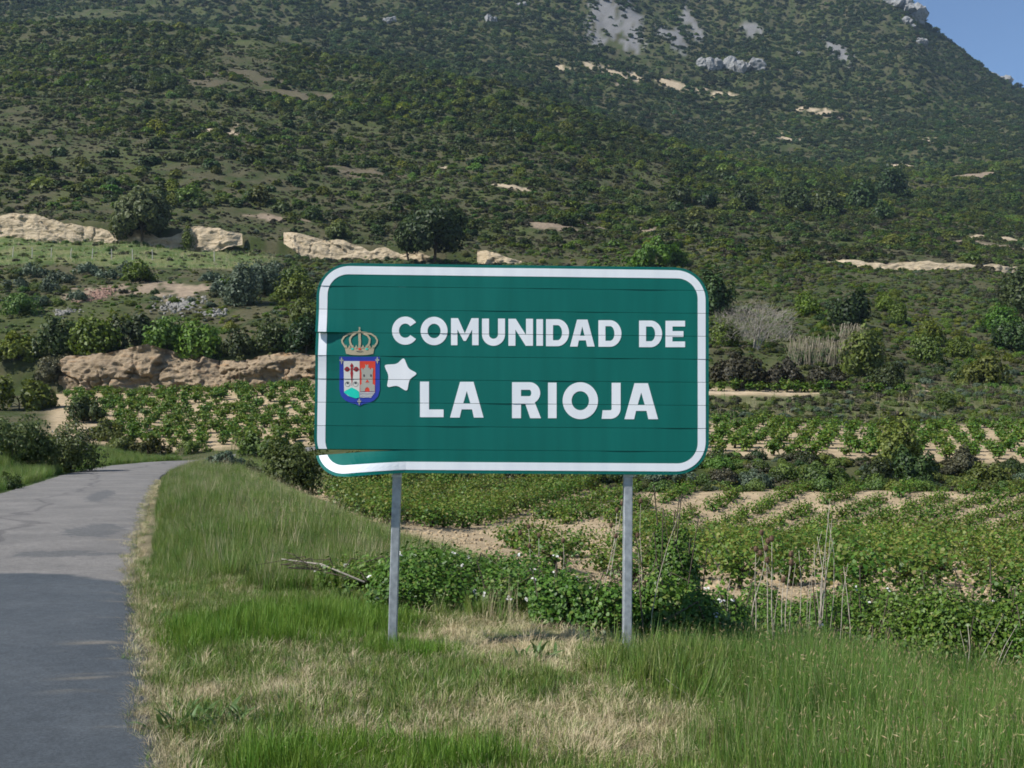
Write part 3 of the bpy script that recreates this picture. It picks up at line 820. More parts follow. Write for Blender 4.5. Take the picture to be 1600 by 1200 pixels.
# posts
def beam(name, p0, p1, w, dep, mat, parent, label=None, bev=.006):
    ax = (p1 - p0); L = ax.length; ax.normalize()
    sd = S_R - ax * S_R.dot(ax); sd.normalize()
    nn = sd.cross(ax)
    pr_ = [(-w / 2 + bev, -dep / 2), (w / 2 - bev, -dep / 2), (w / 2, -dep / 2 + bev), (w / 2, dep / 2 - bev), (w / 2 - bev, dep / 2), (-w / 2 + bev, dep / 2), (-w / 2, dep / 2 - bev), (-w / 2, -dep / 2 + bev)]
    V = [p + sd * a + nn * b for p in (p0, p0 + ax * L) for a, b in pr_]
    F = [[i, (i + 1) % 8, 8 + (i + 1) % 8, 8 + i] for i in range(8)] + [list(range(8))[::-1], list(range(8, 16))]
    return spart(name, V, F, mat, label, parent)
for (xt, xb, lab) in ((619.5, 613, None), (983.5, 979.5, None)):
    s_top, t_top = to_sign(xt, 741)
    ptop = S_C + S_R * s_top + S_U * t_top - S_N * .085
    pb = at(xb, 1015, SIGN_D + .09)
    axis = (ptop - pb).normalized()
    pz = gz(pb.x, pb.y) - .3
    p0 = pb + axis * ((pz - pb.z) / axis.z)
    p1 = ptop + axis * (SH - .03)
    post = beam('post', p0, p1, .064, .085, METAL, sign, lab)
    # the clamps that hold each slat to the post, behind the panel
    for k in range(0, NS, 2):
        t = ST - (k + .5) * PITCH_S
        q = ptop + axis * (t - t_top)
        q = q - S_N * ((q - S_C).dot(S_N) + .034)
        beam('clamp', q - S_U * .03, q + S_U * .03, .13, .012, METAL2, post, bev=.002)
    q = ptop - axis * .022
    beam('clamp', q + S_N * .047, q + axis * .018 + S_N * .047, .075, .012, METAL2, post, bev=.002)

# ------------------------------------------------------------------ foliage makers
def unit(v): return v / np.maximum(np.linalg.norm(v, axis=-1, keepdims=True), 1e-9)

def leaf_quads(cen, nrm, size, aspect=.55, r=rng, fold=.18, matidx=None, shape='leaf'):
    """one small folded leaf per centre; returns verts, faces"""
    n = len(cen)
    nrm = unit(nrm)
    a = unit(np.cross(nrm, unit(r.normal(size=(n, 3)))))
    b = np.cross(nrm, a)
    L = (size * .5)[:, None]
    Wd = (size * .5 * aspect)[:, None]
    up = nrm * (size * fold)[:, None]
    if shape == 'leaf':
        v = np.stack([cen - a * L, cen + b * Wd + up - a * L * .15, cen + a * L, cen - b * Wd + up - a * L * .15], 1)
        f = np.arange(n * 4).reshape(n, 4)
        return v.reshape(-1, 3), f
    # broad leaf: six-sided blade
    v = np.stack([cen - a * L, cen - a * L * .55 + b * Wd * .9 + up * .6, cen + a * L * .25 + b * Wd + up, cen + a * L, cen + a * L * .25 - b * Wd + up, cen - a * L * .55 - b * Wd * .9 + up * .6], 1)
    f = np.arange(n * 6).reshape(n, 6)
    return v.reshape(-1, 3), f

def crown_points(n, rx, ry, rz, z0, lobes, lobe_r, r, hollow=.55, low=False):
    """points and outward normals on a lumpy crown made of many overlapping lobes"""
    d = unit(r.normal(size=(lobes, 3)))
    d[:, 2] = np.abs(d[:, 2]) * .9 - .15 * r.random(lobes)
    if low: d[:, 2] = d[:, 2] * 1.1 - .55 * r.random(lobes)
    rad = hollow + (1 - hollow) * r.random(lobes) ** .6
    cen = d * rad[:, None] * np.array([rx, ry, rz]) * (1 - lobe_r * .6)
    lr = lobe_r * (0.6 + .8 * r.random(lobes)) * min(rx, rz)
    k = r.choice(lobes, n, p=lr ** 2 / (lr ** 2).sum())
    q = unit(r.normal(size=(n, 3)))
    rr = lr[k] * (0.55 + .45 * r.random(n) ** .4)
    p = cen[k] + q * rr[:, None]
    p[:, 2] += z0
    keep = p[:, 2] > (-9 if low else .02)
    nrm = unit(q + .5 * unit(cen[k]) + np.array([0, 0, .25]) + .55 * r.normal(size=(n, 3)))
    return p[keep], nrm[keep]

def bush_mesh(name, seed, n, leaf, mat, rx=1, ry=1, rz=.8, z0=.55, lobes=22, lobe_r=.42, hollow=.45, aspect=.6, shape='leaf', size_var=.5):
    r = np.random.default_rng(seed)
    p, q = crown_points(n, rx, ry, rz, z0, lobes, lobe_r, r, hollow, low=True)
    p[:, 2] -= np.percentile(p[:, 2], 6)
    if leaf > .2: q = q + np.array([0, 0, .75])
    v, f = leaf_quads(p, q, leaf * (1 - size_var / 2 + size_var * r.random(len(p))), aspect, r, shape=shape)
    return new_mesh(name, v, f, mat)

def branch_mesh(name, seed, height, mat, trunk_r=.05, n=7, spread=.55, k=6):
    r = random.Random(seed)
    mb = MB()
    top = Vector((r.uniform(-.08, .08) * height, r.uniform(-.08, .08) * height, height * .55))
    mid = top * .5 + Vector((r.uniform(-.05, .05), r.uniform(-.05, .05), 0)) * height
    mb.tube([(0, 0, -.06 * height), mid, top], [trunk_r, trunk_r * .75, trunk_r * .45], k)
    for i in range(n):
        a = 2 * math.pi * i / n + r.uniform(-.4, .4)
        t = r.uniform(.25, .95)
        s = mid * (t * 2) if t < .5 else mid + (top - mid) * (t * 2 - 1)
        e = s + Vector((math.cos(a) * spread, math.sin(a) * spread, r.uniform(.25, .6))) * height * r.uniform(.5, .85)
        m_ = (s + e) / 2 + Vector((0, 0, .05 * height))
        mb.tube([s, m_, e], [trunk_r * .5, trunk_r * .3, trunk_r * .1], 5)
    return mb.mesh(name, mat, True)

# ------------------------------------------------------------------ scatter (for what nobody could count)
def proto_set(name, meshes):
    c = bpy.data.collections.new(name + '_kinds')
    for i, me in enumerate(meshes):
        o = bpy.data.objects.new(f'{name}_{i:02d}', me)
        c.objects.link(o)
    return c

def scatter(name, pts, rot, scl, idx, coll, label, cat):
    n = len(pts)
    me = bpy.data.meshes.new(name)
    me.vertices.add(n); me.vertices.foreach_set('co', np.asarray(pts, np.float32).ravel())
    for nm, typ, key, arr in (('rot', 'FLOAT_VECTOR', 'vector', rot), ('scl', 'FLOAT_VECTOR', 'vector', scl), ('idx', 'INT', 'value', idx)):
        a = me.attributes.new(nm, typ, 'POINT')
        a.data.foreach_set(key, np.asarray(arr, np.int32 if typ == 'INT' else np.float32).ravel())
    o = obj(name, me)
    ng = bpy.data.node_groups.new(name, 'GeometryNodeTree')
    ng.interface.new_socket('Geometry', in_out='INPUT', socket_type='NodeSocketGeometry')
    ng.interface.new_socket('Geometry', in_out='OUTPUT', socket_type='NodeSocketGeometry')
    gi, go = ng.nodes.new('NodeGroupInput'), ng.nodes.new('NodeGroupOutput')
    ip = ng.nodes.new('GeometryNodeInstanceOnPoints')
    ci = ng.nodes.new('GeometryNodeCollectionInfo')
    ci.inputs['Collection'].default_value = coll
    ci.inputs['Separate Children'].default_value = True
    ci.inputs['Reset Children'].default_value = True
    ip.inputs['Pick Instance'].default_value = True
    def na(nm, typ):
        q = ng.nodes.new('GeometryNodeInputNamedAttribute'); q.data_type = typ; q.inputs['Name'].default_value = nm
        return q.outputs['Attribute']
    L = ng.links.new
    L(gi.outputs[0], ip.inputs['Points']); L(ci.outputs[0], ip.inputs['Instance'])
    L(na('idx', 'INT'), ip.inputs['Instance Index']); L(na('rot', 'FLOAT_VECTOR'), ip.inputs['Rotation']); L(na('scl', 'FLOAT_VECTOR'), ip.inputs['Scale'])
    L(ip.outputs[0], go.inputs[0])
    md = o.modifiers.new('scatter', 'NODES'); md.node_group = ng
    return tag(o, label, cat, kind='stuff')

def rots(n, tilt=.0):
    return np.stack([rng.normal(0, tilt, n) if tilt else np.zeros(n), rng.normal(0, tilt, n) if tilt else np.zeros(n), rng.random(n) * 6.283], -1)

def uniform_ground(d0, d1, n, u=.58):
    """n points spread evenly over the ground between two distances, a little wider than the view"""
    y = np.sqrt(d0 ** 2 + rng.random(n) * (d1 ** 2 - d0 ** 2))
    x = (rng.random(n) * 2 - 1) * u * y
    return x, y

def exposed_mask(x, y):
    m = np.zeros(len(x), bool)
    for ex, ey, rx, ry in EXPOSED:
        m |= ((x - ex) / (rx * .85)) ** 2 + ((y - ey) / (ry * .85)) ** 2 + (vnoise(x / 5, y / 5, 150) - .5) * 2.6 < .7
    return m

# ------------------------------------------------------------------ banks of bare earth and rock
def stone_mat(name, cols, scale, strata=3.0):
    m, nt, bs, out = nodemat(name)
    tc = N(nt, 'ShaderNodeTexCoord')
    nz = N(nt, 'ShaderNodeTexNoise'); nz.inputs['Scale'].default_value = scale; nz.inputs['Detail'].default_value = 9; nz.inputs['Roughness'].default_value = .62
    mp = N(nt, 'ShaderNodeMapping'); mp.inputs['Scale'].default_value = (1, 1, strata)
    nt.links.new(tc.outputs['Object'], mp.inputs[0]); nt.links.new(mp.outputs[0], nz.inputs['Vector'])
    rp = ramp(nt, cols)
    nt.links.new(nz.outputs['Fac'], rp.inputs[0]); nt.links.new(rp.outputs[0], bs.inputs['Base Color'])
    bs.inputs['Roughness'].default_value = .95; bs.inputs['Specular IOR Level'].default_value = .15
    bp = N(nt, 'ShaderNodeBump'); bp.inputs['Strength'].default_value = 1; bp.inputs['Distance'].default_value = .6
    nt.links.new(nz.outputs['Fac'], bp.inputs['Height']); nt.links.new(bp.outputs[0], bs.inputs['Normal'])
    return m
M['sandstone'] = stone_mat('ochre_sandstone', [(.25, (.10, .07, .045)), (.42, (.22, .165, .105)), (.55, (.30, .23, .155)), (.68, (.28, .18, .10)), (.8, (.38, .33, .26))], .45)
M['creambank'] = stone_mat('cream_sand', [(.25, (.24, .18, .11)), (.42, (.40, .32, .21)), (.7, (.50, .41, .29))], .5)

def rock_mesh(name, seed, mat, sx=1, sy=1, sz=1, sub=2, amp=.3):
    bm = bmesh.new()
    bmesh.ops.create_icosphere(bm, subdivisions=sub, radius=1)
    r = np.random.default_rng(seed)
    pl = unit(r.normal(size=(9, 3))); off_ = .55 + .35 * r.random(9)
    for v in bm.verts:
        c = np.array(v.co)
        for n_, o_ in zip(pl, off_):
            d = c.dot(n_) - o_
            if d > 0: c = c - n_ * d
        c = c * (1 + amp * (float(fbm(c[0] * 2.3 + 5, c[1] * 2.3 + c[2] * 1.9, seed % 50, 3)) - .5))
        v.co = (c[0] * sx, c[1] * sy, c[2] * sz)
    me = bpy.data.meshes.new(name); bm.to_mesh(me); bm.free()
    me.materials.append(mat)
    return me
def bank(name, pts, mat, label, thick=1.2, seed=5, nx=200, nz_=26, amp=.9, boulders=0):
    """pts: (photo col, base row, top row, forward metres) along the bank"""
    B = [at(p[0], p[1], p[3]) for p in pts]; T = [at(p[0], p[2], p[3] + thick) for p in pts]
    q = np.linspace(0, len(pts) - 1, nx); k = np.arange(len(pts))
    b = np.stack([np.interp(q, k, [v[i] for v in B]) for i in range(3)], -1)
    t = np.stack([np.interp(q, k, [v[i] for v in T]) for i in range(3)], -1)
    along = np.concatenate([[0], np.cumsum(np.linalg.norm(np.diff(b[:, :2], axis=0), axis=1))])
    if name == 'cream_bank': t = b + (t - b) * np.clip(.35 + 1.15 * fbm(along / 6, along * 0 + seed, 180, 4), .3, 1.1)[:, None]
    v = np.linspace(-.5, 1.06, nz_)
    A, Vv = np.meshgrid(along, v, indexing='ij')
    P = b[:, None, :] * (1 - v[None, :, None]) + t[:, None, :] * v[None, :, None]
    H = (t[:, 2] - b[:, 2])[:, None]
    Z = Vv * H
    rb = np.random.default_rng(seed)
    hm = float(H.mean())
    nb = max(6, int(along[-1] / (hm * .95)) * 2)
    bx, bz, bo = rb.random(nb) * along[-1], rb.random(nb) * hm * 1.2, rb.random(nb)
    wa, wz = A + .9 * hm * (fbm(A / (hm * .5), Z / (hm * .4), seed + 20, 3) - .5), Z + .7 * hm * (fbm(A / (hm * .4), Z / (hm * .3) + 9, seed + 24, 3) - .5)
    dst = np.sqrt((wa[..., None] - bx) ** 2 + ((wz[..., None] - bz) * 1.2) ** 2)
    o2 = np.sort(dst, -1); near_b = np.argmin(dst, -1)
    crack = sstep(.14 * hm, 0, o2[..., 1] - o2[..., 0]) * sstep(.40, .60, fbm(A / (hm * .6), Z / (hm * .5), seed + 40, 3))
    tilt_b = (A - bx[near_b]) * (rb.random(nb)[near_b] - .5) * .5 + (Z - bz[near_b]) * (rb.random(nb)[near_b] - .3) * .5
    P[..., 1] -= amp * (.32 * hm * (bo[near_b] - .5) * .8 + tilt_b - .15 * hm * crack + .55 * hm * (fbm(A / (hm * .55), Z / (hm * .28), seed + 44, 4) - .5) + .30 * hm * (fbm(A / hm, Z / hm, seed + 30, 4) - .5) + .10 * hm * (fbm(A / .35, Z / .25, seed + 34, 3) - .5))
    P[..., 1] += amp * .5 * sstep(.8, 1.05, Vv)
    P[..., 2] += .22 * amp * (fbm(A / .9, Z, seed + 12, 3) - .5) + .8 * amp * (fbm(A / 4, A * 0, seed + 16, 3) - .5) * sstep(.6, 1, Vv) * np.minimum(1, H / 3)
    # tuck the ends into the slope
    e = sstep(0, 2.5, np.minimum(along, along[-1] - along))[:, None]
    P[..., 1] += (1 - e) * 1.5
    me = new_mesh(name, P.reshape(-1, 3), grid_faces(nx, nz_)[:, ::-1], mat, False)
    o = tag(obj(name, me), label, 'bank')
    r = random.Random(seed)
    for i in range(boulders):
        ii = r.randrange(12, nx - 12); jj = r.randrange(int(nz_ * .15), int(nz_ * .9))
        c = P[ii, jj]; hh = float(H[ii, 0])
        s_ = hh * r.uniform(.10, .30)
        me = rock_mesh('boulder', seed * 7 + i, mat, s_ * r.uniform(1.0, 2.2), s_ * .8, s_ * r.uniform(.5, 1.0), 3, .5)
        obj('boulder', me, o, (c[0], c[1] + s_ * .35, c[2]), r.uniform(-.35, .35))
    return o
bank('sandstone_bank', [(62, 624, 585, 113.6), (100, 622, 560, 113.4), (170, 620, 556, 113.3), (230, 613, 545, 113.3), (290, 612, 556, 113.2), (340, 612, 566, 113), (390, 608, 562, 112.6), (440, 606, 551, 112), (490, 604, 556, 111.5), (560, 598, 560, 111)],
     M['sandstone'], 'low ochre sandstone cliff above the vineyard on the left', seed=50, nx=420, nz_=60, amp=1.0, boulders=0)
bank('cream_bank', [(-120, 356, 330, 212.6), (0, 362, 335, 212.6), (60, 365, 339, 212.6), (110, 372, 347, 212.6), (150, 382, 349, 212.6), (185, 388, 358, 212.6), (230, 388, 362, 212.6), (290, 386, 356, 212.6), (340, 380, 358, 212.6), (375, 374, 364, 212.6)],
     M['creambank'], 'long cream coloured earth cutting above the green field at far left', seed=70, nx=320, nz_=34, amp=.6)
bank('cream_bank', [(440, 372, 362, 212.6), (470, 388, 368, 212.6), (510, 402, 378, 212.6), (560, 408, 380, 212.6), (620, 414, 386, 212.6), (680, 414, 396, 212)],
     M['creambank'], 'cream earth cutting just above the top left of the sign', seed=90, nx=180, nz_=34, amp=.6)
bank('cream_bank', [(745, 414, 393, 212), (780, 415, 396, 212), (815, 412, 404, 212)], M['creambank'], 'small cream earth cutting beside the dark tree above the sign', seed=110, nx=60, amp=.5)
bank('cream_bank', [(1405, 618, 606, 101), (1430, 622, 601, 100.5), (1455, 624, 606, 100.5), (1480, 622, 616, 101)], M['sandstone'], 'small eroded ochre scar on the right hand terrace bank', seed=120, nx=60, nz_=18, amp=.35)
bank('cream_bank', [(1305, 420, 404, 226), (1350, 424, 406, 226), (1390, 422, 411, 226), (1440, 420, 408, 227), (1500, 424, 410, 228), (1560, 424, 414, 230), (1600, 424, 414, 236)], M['creambank'], 'long low cream terrace wall at the far right below the hill', seed=130, nx=120, nz_=14, amp=.6)

# limestone outcrops on the mountain
def outcrop(px, py, w_px, h_px, n, label, seed):
    h = hit(px, py, 400)
    sc = h.y / FPX
    r = random.Random(seed)
    root = bpy.data.objects.new('rock_outcrop', None); COL.objects.link(root); root.location = h
    for i in range(n):
        t = (i + .5) / n - .5
        s = h_px * sc * r.uniform(.30, .6)
        x = t * w_px * sc + r.uniform(-.1, .1) * w_px * sc
        yy = r.uniform(-.3, .3) * h_px * sc
        me = rock_mesh('rock', seed * 31 + i, M['limestone'], s * r.uniform(.8, 1.5), s, s * r.uniform(.8, 1.4), 3, .9)
        obj('rock', me, root, (x, yy, gz(h.x + x, h.y + yy) - h.z + s * .25), r.uniform(0, 6))
    tag(root, label, 'rock')
outcrop(1110, 106, 34, 26, 5, 'grey limestone crag at mid height on the mountain, left of its pair', 3)
outcrop(1155, 112, 60, 22, 7, 'broad grey limestone crag at mid height on the mountain, right of its pair', 4)
outcrop(1412, 14, 50, 30, 7, 'pale rocky crest where the mountain skyline leaves the top', 5)
outcrop(1575, 122, 60, 22, 8, 'pale rock band on the skyline at far right', 6)
outcrop(1545, 100, 26, 14, 4, 'small pale rocks on the skyline just left of the rock band', 7)
outcrop(1418, 36, 16, 14, 3, 'single pale boulder below the rocky crest', 8)
outcrop(1440, 68, 18, 14, 3, 'grey boulder on the shoulder midway down the skyline', 9)
outcrop(610, 36, 16, 14, 3, 'small pale rock high on the mountain left of centre', 10)
outcrop(768, 34, 16, 16, 3, 'small blue grey rock high on the mountain above the sign', 11)
outcrop(814, 10, 14, 12, 2, 'pale rock at the top edge above the sign', 12)
outcrop(1250, 86, 14, 10, 2, 'small grey rock right of the limestone crags', 13)

# rubble tipped on the left slope
def rubble(name, cx, cy, rx, ry, n, mat, label, smin=.12, smax=.45):
    h = hit(cx, cy, 100)
    a, q = rng.random(n) * 6.283, np.abs(rng.normal(0, .58, n))
    x, y = h.x + np.cos(a) * q * rx, h.y + np.sin(a) * q * ry
    z = ground_z(x, y)
    s = smin + (smax - smin) * rng.random(n) ** 2.5
    sc = np.stack([s * (.8 + .6 * rng.random(n)), s, s * (.6 + .4 * rng.random(n))], -1)
    scatter(name, np.stack([x, y, z + s * .2], -1), rots(n, .6), sc, rng.integers(0, 4, n), proto_set(name, [rock_mesh('stone', 200 + i, mat, sub=1) for i in range(4)]), label, 'rubble')
rubble('stone_rubble', 285, 478, 2.9, 4.5, 620, M['rubble_grey'], 'heap of pale grey broken stone tipped on the left slope', .08, .36)
rubble('stone_rubble', 330, 490, 1.6, 2.0, 140, M['rubble_grey'], 'trail of pale stones at the foot of the grey heap', .12, .35)
rubble('brick_rubble', 155, 462, 2.2, 4.5, 420, M['rubble_red'], 'heap of reddish broken rubble tipped on the left slope', .1, .3)
rubble('stone_rubble', 100, 490, 1.6, 1.5, 120, M['rubble_grey'], 'scattered pale stones below the reddish rubble', .1, .28)

# clods on the bare soil at the edge of the near vineyard
n = 7000
y = 17 + 33 * rng.random(n) ** 1.4; x = edge_x(y) + 4.9 + rng.random(n) * np.interp(y, [17, 50], [14, 20])
k = vineyard_near(x, y) > .5
x, y = x[k], y[k]; n = len(x)
s = .02 + .06 * rng.random(n) ** 3
scatter('soil_clods', np.stack([x, y, ground_z(x, y) + s * .2], -1), rots(n, .5), np.stack([s * 1.3, s, s * .8], -1), rng.integers(0, 3, n),
        proto_set('soil_clods', [rock_mesh('clod', 300 + i, M['clod'], sub=1) for i in range(3)]), 'dry sandy clods on the headland of the near vineyard', 'soil')

# ------------------------------------------------------------------ scrub on the slopes
def far_bush(i, mat, n=420, leaf=.30, **k): return bush_mesh('scrub_bush', 500 + i, n, leaf, mat, **k)
FAR = [far_bush(0, M['leaf_scrub'], rz=.6, lobes=12), far_bush(1, M['leaf_scrub'], rz=.42, z0=.4, lobe_r=.34), far_bush(2, M['leaf_scrub'], rz=.8, z0=.7, lobes=14, lobe_r=.5), far_bush(3, M['leaf_oak'], rz=.7, lobes=14), far_bush(4, M['leaf_oak'], rz=.55, z0=.45),
       far_bush(5, M['leaf_bright'], rz=.45, z0=.4, lobe_r=.34), far_bush(6, M['heath'], rz=.45, z0=.25, n=360)]
MID = [bush_mesh('scrub_bush', 600 + i, 1900, .15, m_, rz=rz, z0=z0, lobes=26, lobe_r=.36)
       for i, (m_, rz, z0) in enumerate([(M['leaf_scrub'], .75, .5), (M['leaf_scrub'], .55, .35), (M['leaf_scrub'], 1.0, .65), (M['leaf_oak'], .8, .55), (M['leaf_bright'], .65, .45), (M['leaf_dusty'], .55, .35), (M['heath'], .45, .25)])]

def scrub(d0, d1, n, smin, smax, protos, weights, dens_scale, thr, u=.78):
    n = int(n * 1.3)
    x, y = uniform_ground(d0, d1, n, u)
    dn = fbm(x / dens_scale, y / dens_scale, 61, 4)
    dn2 = fbm(x / (dens_scale * 4) + 3, y / (dens_scale * 4), 66, 3)
    keep = (dn + .6 * (dn2 - .5) > thr + .10 * rng.normal(size=n)) & ~exposed_mask(x, y)
    px = px_of(x, y)
    keep &= ~((vineyard_left(px, y) > .1) | (vineyard_terrace(px, y) > .05))
    x, y, dn2, dn = x[keep], y[keep], dn2[keep], dn[keep]
    n = len(x)
    s = smin + (smax - smin) * rng.random(n) ** 2.2
    w = np.array(weights, float); w /= w.sum()
    idx = rng.choice(len(protos), n, p=w)
    return x, y, s, idx

def finish_scrub(name, parts, coll, label):
    x, y, s, idx = [np.concatenate([p[i] for p in parts]) for i in range(4)]
    n = len(x)
    f = .85 + .3 * rng.random(n)
    scatter(name, np.stack([x, y, ground_z(x, y) - s * .08], -1), rots(n, .06), np.stack([s * f, s / f, s * (.85 + .3 * rng.random(n))], -1), idx, coll, label, 'scrub')

MOUNT = [bush_mesh('scrub_bush', 560 + i, 420, .30, M['leaf_far'], rz=z, z0=.45, lobes=l) for i, (z, l) in enumerate([(.6, 14), (.45, 18), (.8, 12), (.7, 20)])] + [far_bush(8, M['leaf_scrub'], rz=.5), far_bush(9, M['heath'], rz=.4, z0=.25, n=360)]
C_FAR = proto_set('hill_scrub', FAR)
C_MOUNT = proto_set('mountain_scrub', MOUNT)
C_MID = proto_set('slope_scrub', MID)
# the near hill, thick on its ridge, thinner on its open flank
ridge_px = np.array([-300, 350, 450, 560, 700, 800, 900, 1000, 1100, 1250, 1400, 1700]); ridge_d = np.array([560, 560, 560, 550, 530, 510, 490, 480, 470, 480, 500, 500])
a = scrub(226, 620, 60000, .4, 2.0, FAR, [5, 8, 1.5, 1, 1, 5, 4], 18, .37)
openness = sstep(1000, 500, px_of(a[0], a[1])) * sstep(480, 380, a[1]) * sstep(.40, .58, fbm(a[0] / 60, a[1] / 60, 171, 3)) * 2.6
k = rng.random(len(a[0])) > openness * .22
a = tuple(q[k] for q in a)
b = scrub(400, 640, 16000, 1.0, 3.2, FAR, [3, 1, 4, 7, 4, 1, 0], 40, .46)
heath1 = scrub(220, 520, 46000, .22, .95, FAR, [0, 0, 0, 0, 0, 0, 1], 9, .32)
big = scrub(235, 600, 3600, 1.6, 3.4, FAR, [3, 1, 4, 6, 3, 2, 0], 34, .53)
# right-hand end of the near hill is thicker with oak
HILL = [a, b, heath1, big]
c1 = scrub(610, 1150, 70000, 1.0, 3.4, MOUNT, [6, 6, 3, 5, 3, 2], 45, .33)
c2 = scrub(610, 1150, 7000, 2.2, 4.6, MOUNT, [4, 1, 4, 6, 0, 0], 70, .52)
finish_scrub('mountain_scrub', [c1, c2], C_MOUNT, 'dark evergreen scrub and woodland covering the mountain behind')

# slopes between the vineyards and the hill
s1 = scrub(103, 226, 14000, .28, 1.05, MID, [5, 5, 2, 1.5, 2, 1.5, 6], 7, .40)
s2 = scrub(84, 104, 5200, .25, .75, MID, [2, 4, 0, 0, 2, 2, 7], 4, .36)
s3 = scrub(50, 60, 1500, .3, .85, MID, [4, 4, 2, 2, 2, 1, 4], 3, .28)
s4 = scrub(104, 228, 20000, .16, .5, MID, [2, 4, 0, 0, 1, 2, 6], 5, .30)
def restrict(q, fn):
    k = fn(q[0], q[1], px_of(q[0], q[1])); return tuple(w[k] for w in q)
def slope_ok(x, y, px):
    bad = (px < 440) & (y > 165) & (y < 217) & (rng.random(len(x)) > .12)           # the green field stays open
    bad |= (px < 420) & (px > 90) & (y > 131) & (y < 165) & (rng.random(len(x)) > .30)   # rubble slope half bare
    bad |= (px < 640) & (y < 117)
    bad |= (px < 700) & (y > 210) & (y < 218)
    return ~bad
s1 = restrict(s1, slope_ok)
s4 = restrict(s4, lambda x, y, px: ~((px < 640) & (y < 117)) & ~((px < 440) & (y > 168) & (y < 217) & (rng.random(len(x)) > .15)))
s2 = restrict(s2, lambda x, y, px: (px > 640) & ~((y > 93) & (y < 100) & (px < 1290)))
s3 = restrict(s3, lambda x, y, px: (px > 520))
nb_ = 260
bpx = rng.random(nb_) * 940 - 100; by_ = np.where(rng.random(nb_) < .5, 209.5 + 2.2 * rng.random(nb_), 213.5 + 2 * rng.random(nb_))
s5 = ((bpx - 800) / FPX * by_, by_, .3 + .8 * rng.random(nb_) ** 1.5, rng.choice([0, 1, 4, 5, 6], nb_))
SLOPE = [s1, s2, s3, s4, s5]

# the bushes that show largest are things of their own, the rest of the mass is one object
def pick_largest(parts, count, meshes, label, group, floor_py):
    global rng
    x, y, s, idx = [np.concatenate([p[i] for p in parts]) for i in range(4)]
    px = px_of(x, y)
    py = 680 - (ground_z(x, y) - CAMH) / y * FPX
    vis = (px > 5) & (px < 1595) & (py > 2) & ~((px > 500) & (px < 1100) & (py > 412) & (py < 740)) & (idx != 6)
    order = np.argsort(-(s / y) * vis)[:count]
    for i in order:
        o = obj('scrub_bush', meshes[idx[i]], None, (x[i], y[i], gz(x[i], y[i]) - s[i] * .08), rng.random() * 6.283, (s[i], s[i], s[i] * (.85 + .3 * rng.random())))
        tag(o, label, 'bush', group)
    m = np.ones(len(x), bool); m[order] = False
    return [(x[m], y[m], s[m], idx[m])]
SLOPE = pick_largest(SLOPE, 150, MID, 'small rounded bush among the low scrub on the slopes below the hill', 'scrub bushes on the slopes below the hill', 0)
HILL = pick_largest(HILL, 150, FAR, 'larger rounded bush standing out of the scrub on the hillside', 'larger bushes on the hillside', 0)
finish_scrub('slope_scrub', SLOPE, C_MID, 'low mixed scrub and heath covering the terraced slopes')
finish_scrub('hill_scrub', HILL, C_FAR, 'patchy green scrub and heath covering the near hill')

# ------------------------------------------------------------------ trees and bushes one can point at
def plant_root(name, loc, rotz, label, cat, group=None):
    o = bpy.data.objects.new(name, None); COL.objects.link(o)
    o.location = loc; o.rotation_euler = (0, 0, rotz)
    return tag(o, label, cat, group)
_seed = [900]
def bush(px, py, w_px, h_px, d, mat, label, cat='bush', name='bush', n=2600, leaf=.13, lobes=24, stem=True, flowers=0, group=None, hollow=.45, lobe_r=.38):
    """a bush whose foot stands on the ground at photo column px, forward distance d"""
    _seed[0] += 1
    sd = _seed[0]
    p = at(px, py, d)
    if d > 84:
        q = hit(px, py, d * .8)
        if q.y < d * 1.3: p = q
    x, y = p.x, p.y
    z = gz(x, y)
    sc = y / FPX
    rx, h = w_px * sc / 2, h_px * sc + (max(-.3 * h_px * sc, min(.5 * h_px * sc, p.z - z)) if d < 84 else 0)
    root = plant_root(name, (x, y, z - .03), random.uniform(0, 6), label, cat, group)
    rz = h * .52
    size = leaf * (rx * h) ** .5
    r = np.random.default_rng(sd)
    P, Q = crown_points(n, rx, rx * .9, rz, h * .45, lobes, lobe_r, r, hollow, low=True)
    lo, hi = np.percentile(P[:, 2], 3), np.percentile(P[:, 2], 99.5)
    P[:, 2] = (P[:, 2] - lo) * h / (hi - lo)
    P = np.maximum(P, np.array([-1e9, -1e9, -.02]))
    an = np.arctan2(P[:, 1], P[:, 0])
    fr = .62 + .8 * fbm(np.cos(an) * 1.6 + sd, np.sin(an) * 1.6 + P[:, 2] / h * 1.8, 160, 3)
    P[:, :2] *= fr[:, None]
    P[:, 2] *= .55 + .85 * fbm(P[:, 0] / rx * 1.5 + sd * 1.7, P[:, 1] / rx * 1.5, 165, 3)
    v, f = leaf_quads(P, Q, size * (.7 + .6 * r.random(len(P))), .6, r)
    obj('crown', new_mesh('crown', v, f, M[mat]), root)
    if flowers:
        top = P[P[:, 2] > h * .45]
        k = r.choice(len(top), min(flowers, len(top)), replace=False)
        v, f = leaf_quads(top[k] + np.array([0, 0, .02]), np.tile([0, -.4, 1.], (len(k), 1)) + r.normal(size=(len(k), 3)) * .4, size * .6 * np.ones(len(k)), .9, r)
        fl = obj('blossom', new_mesh('blossom', v, f, M['petal' if mat != 'leaf_dusty' else 'leaf_dusty']), root)
        fl['kind'] = 'stuff'
    if stem:
        obj('trunk', branch_mesh('trunk', sd, h * .8, M['bark'], trunk_r=max(.02, h * .025), n=6, spread=.3 * rx / h * 2), root)
    return root

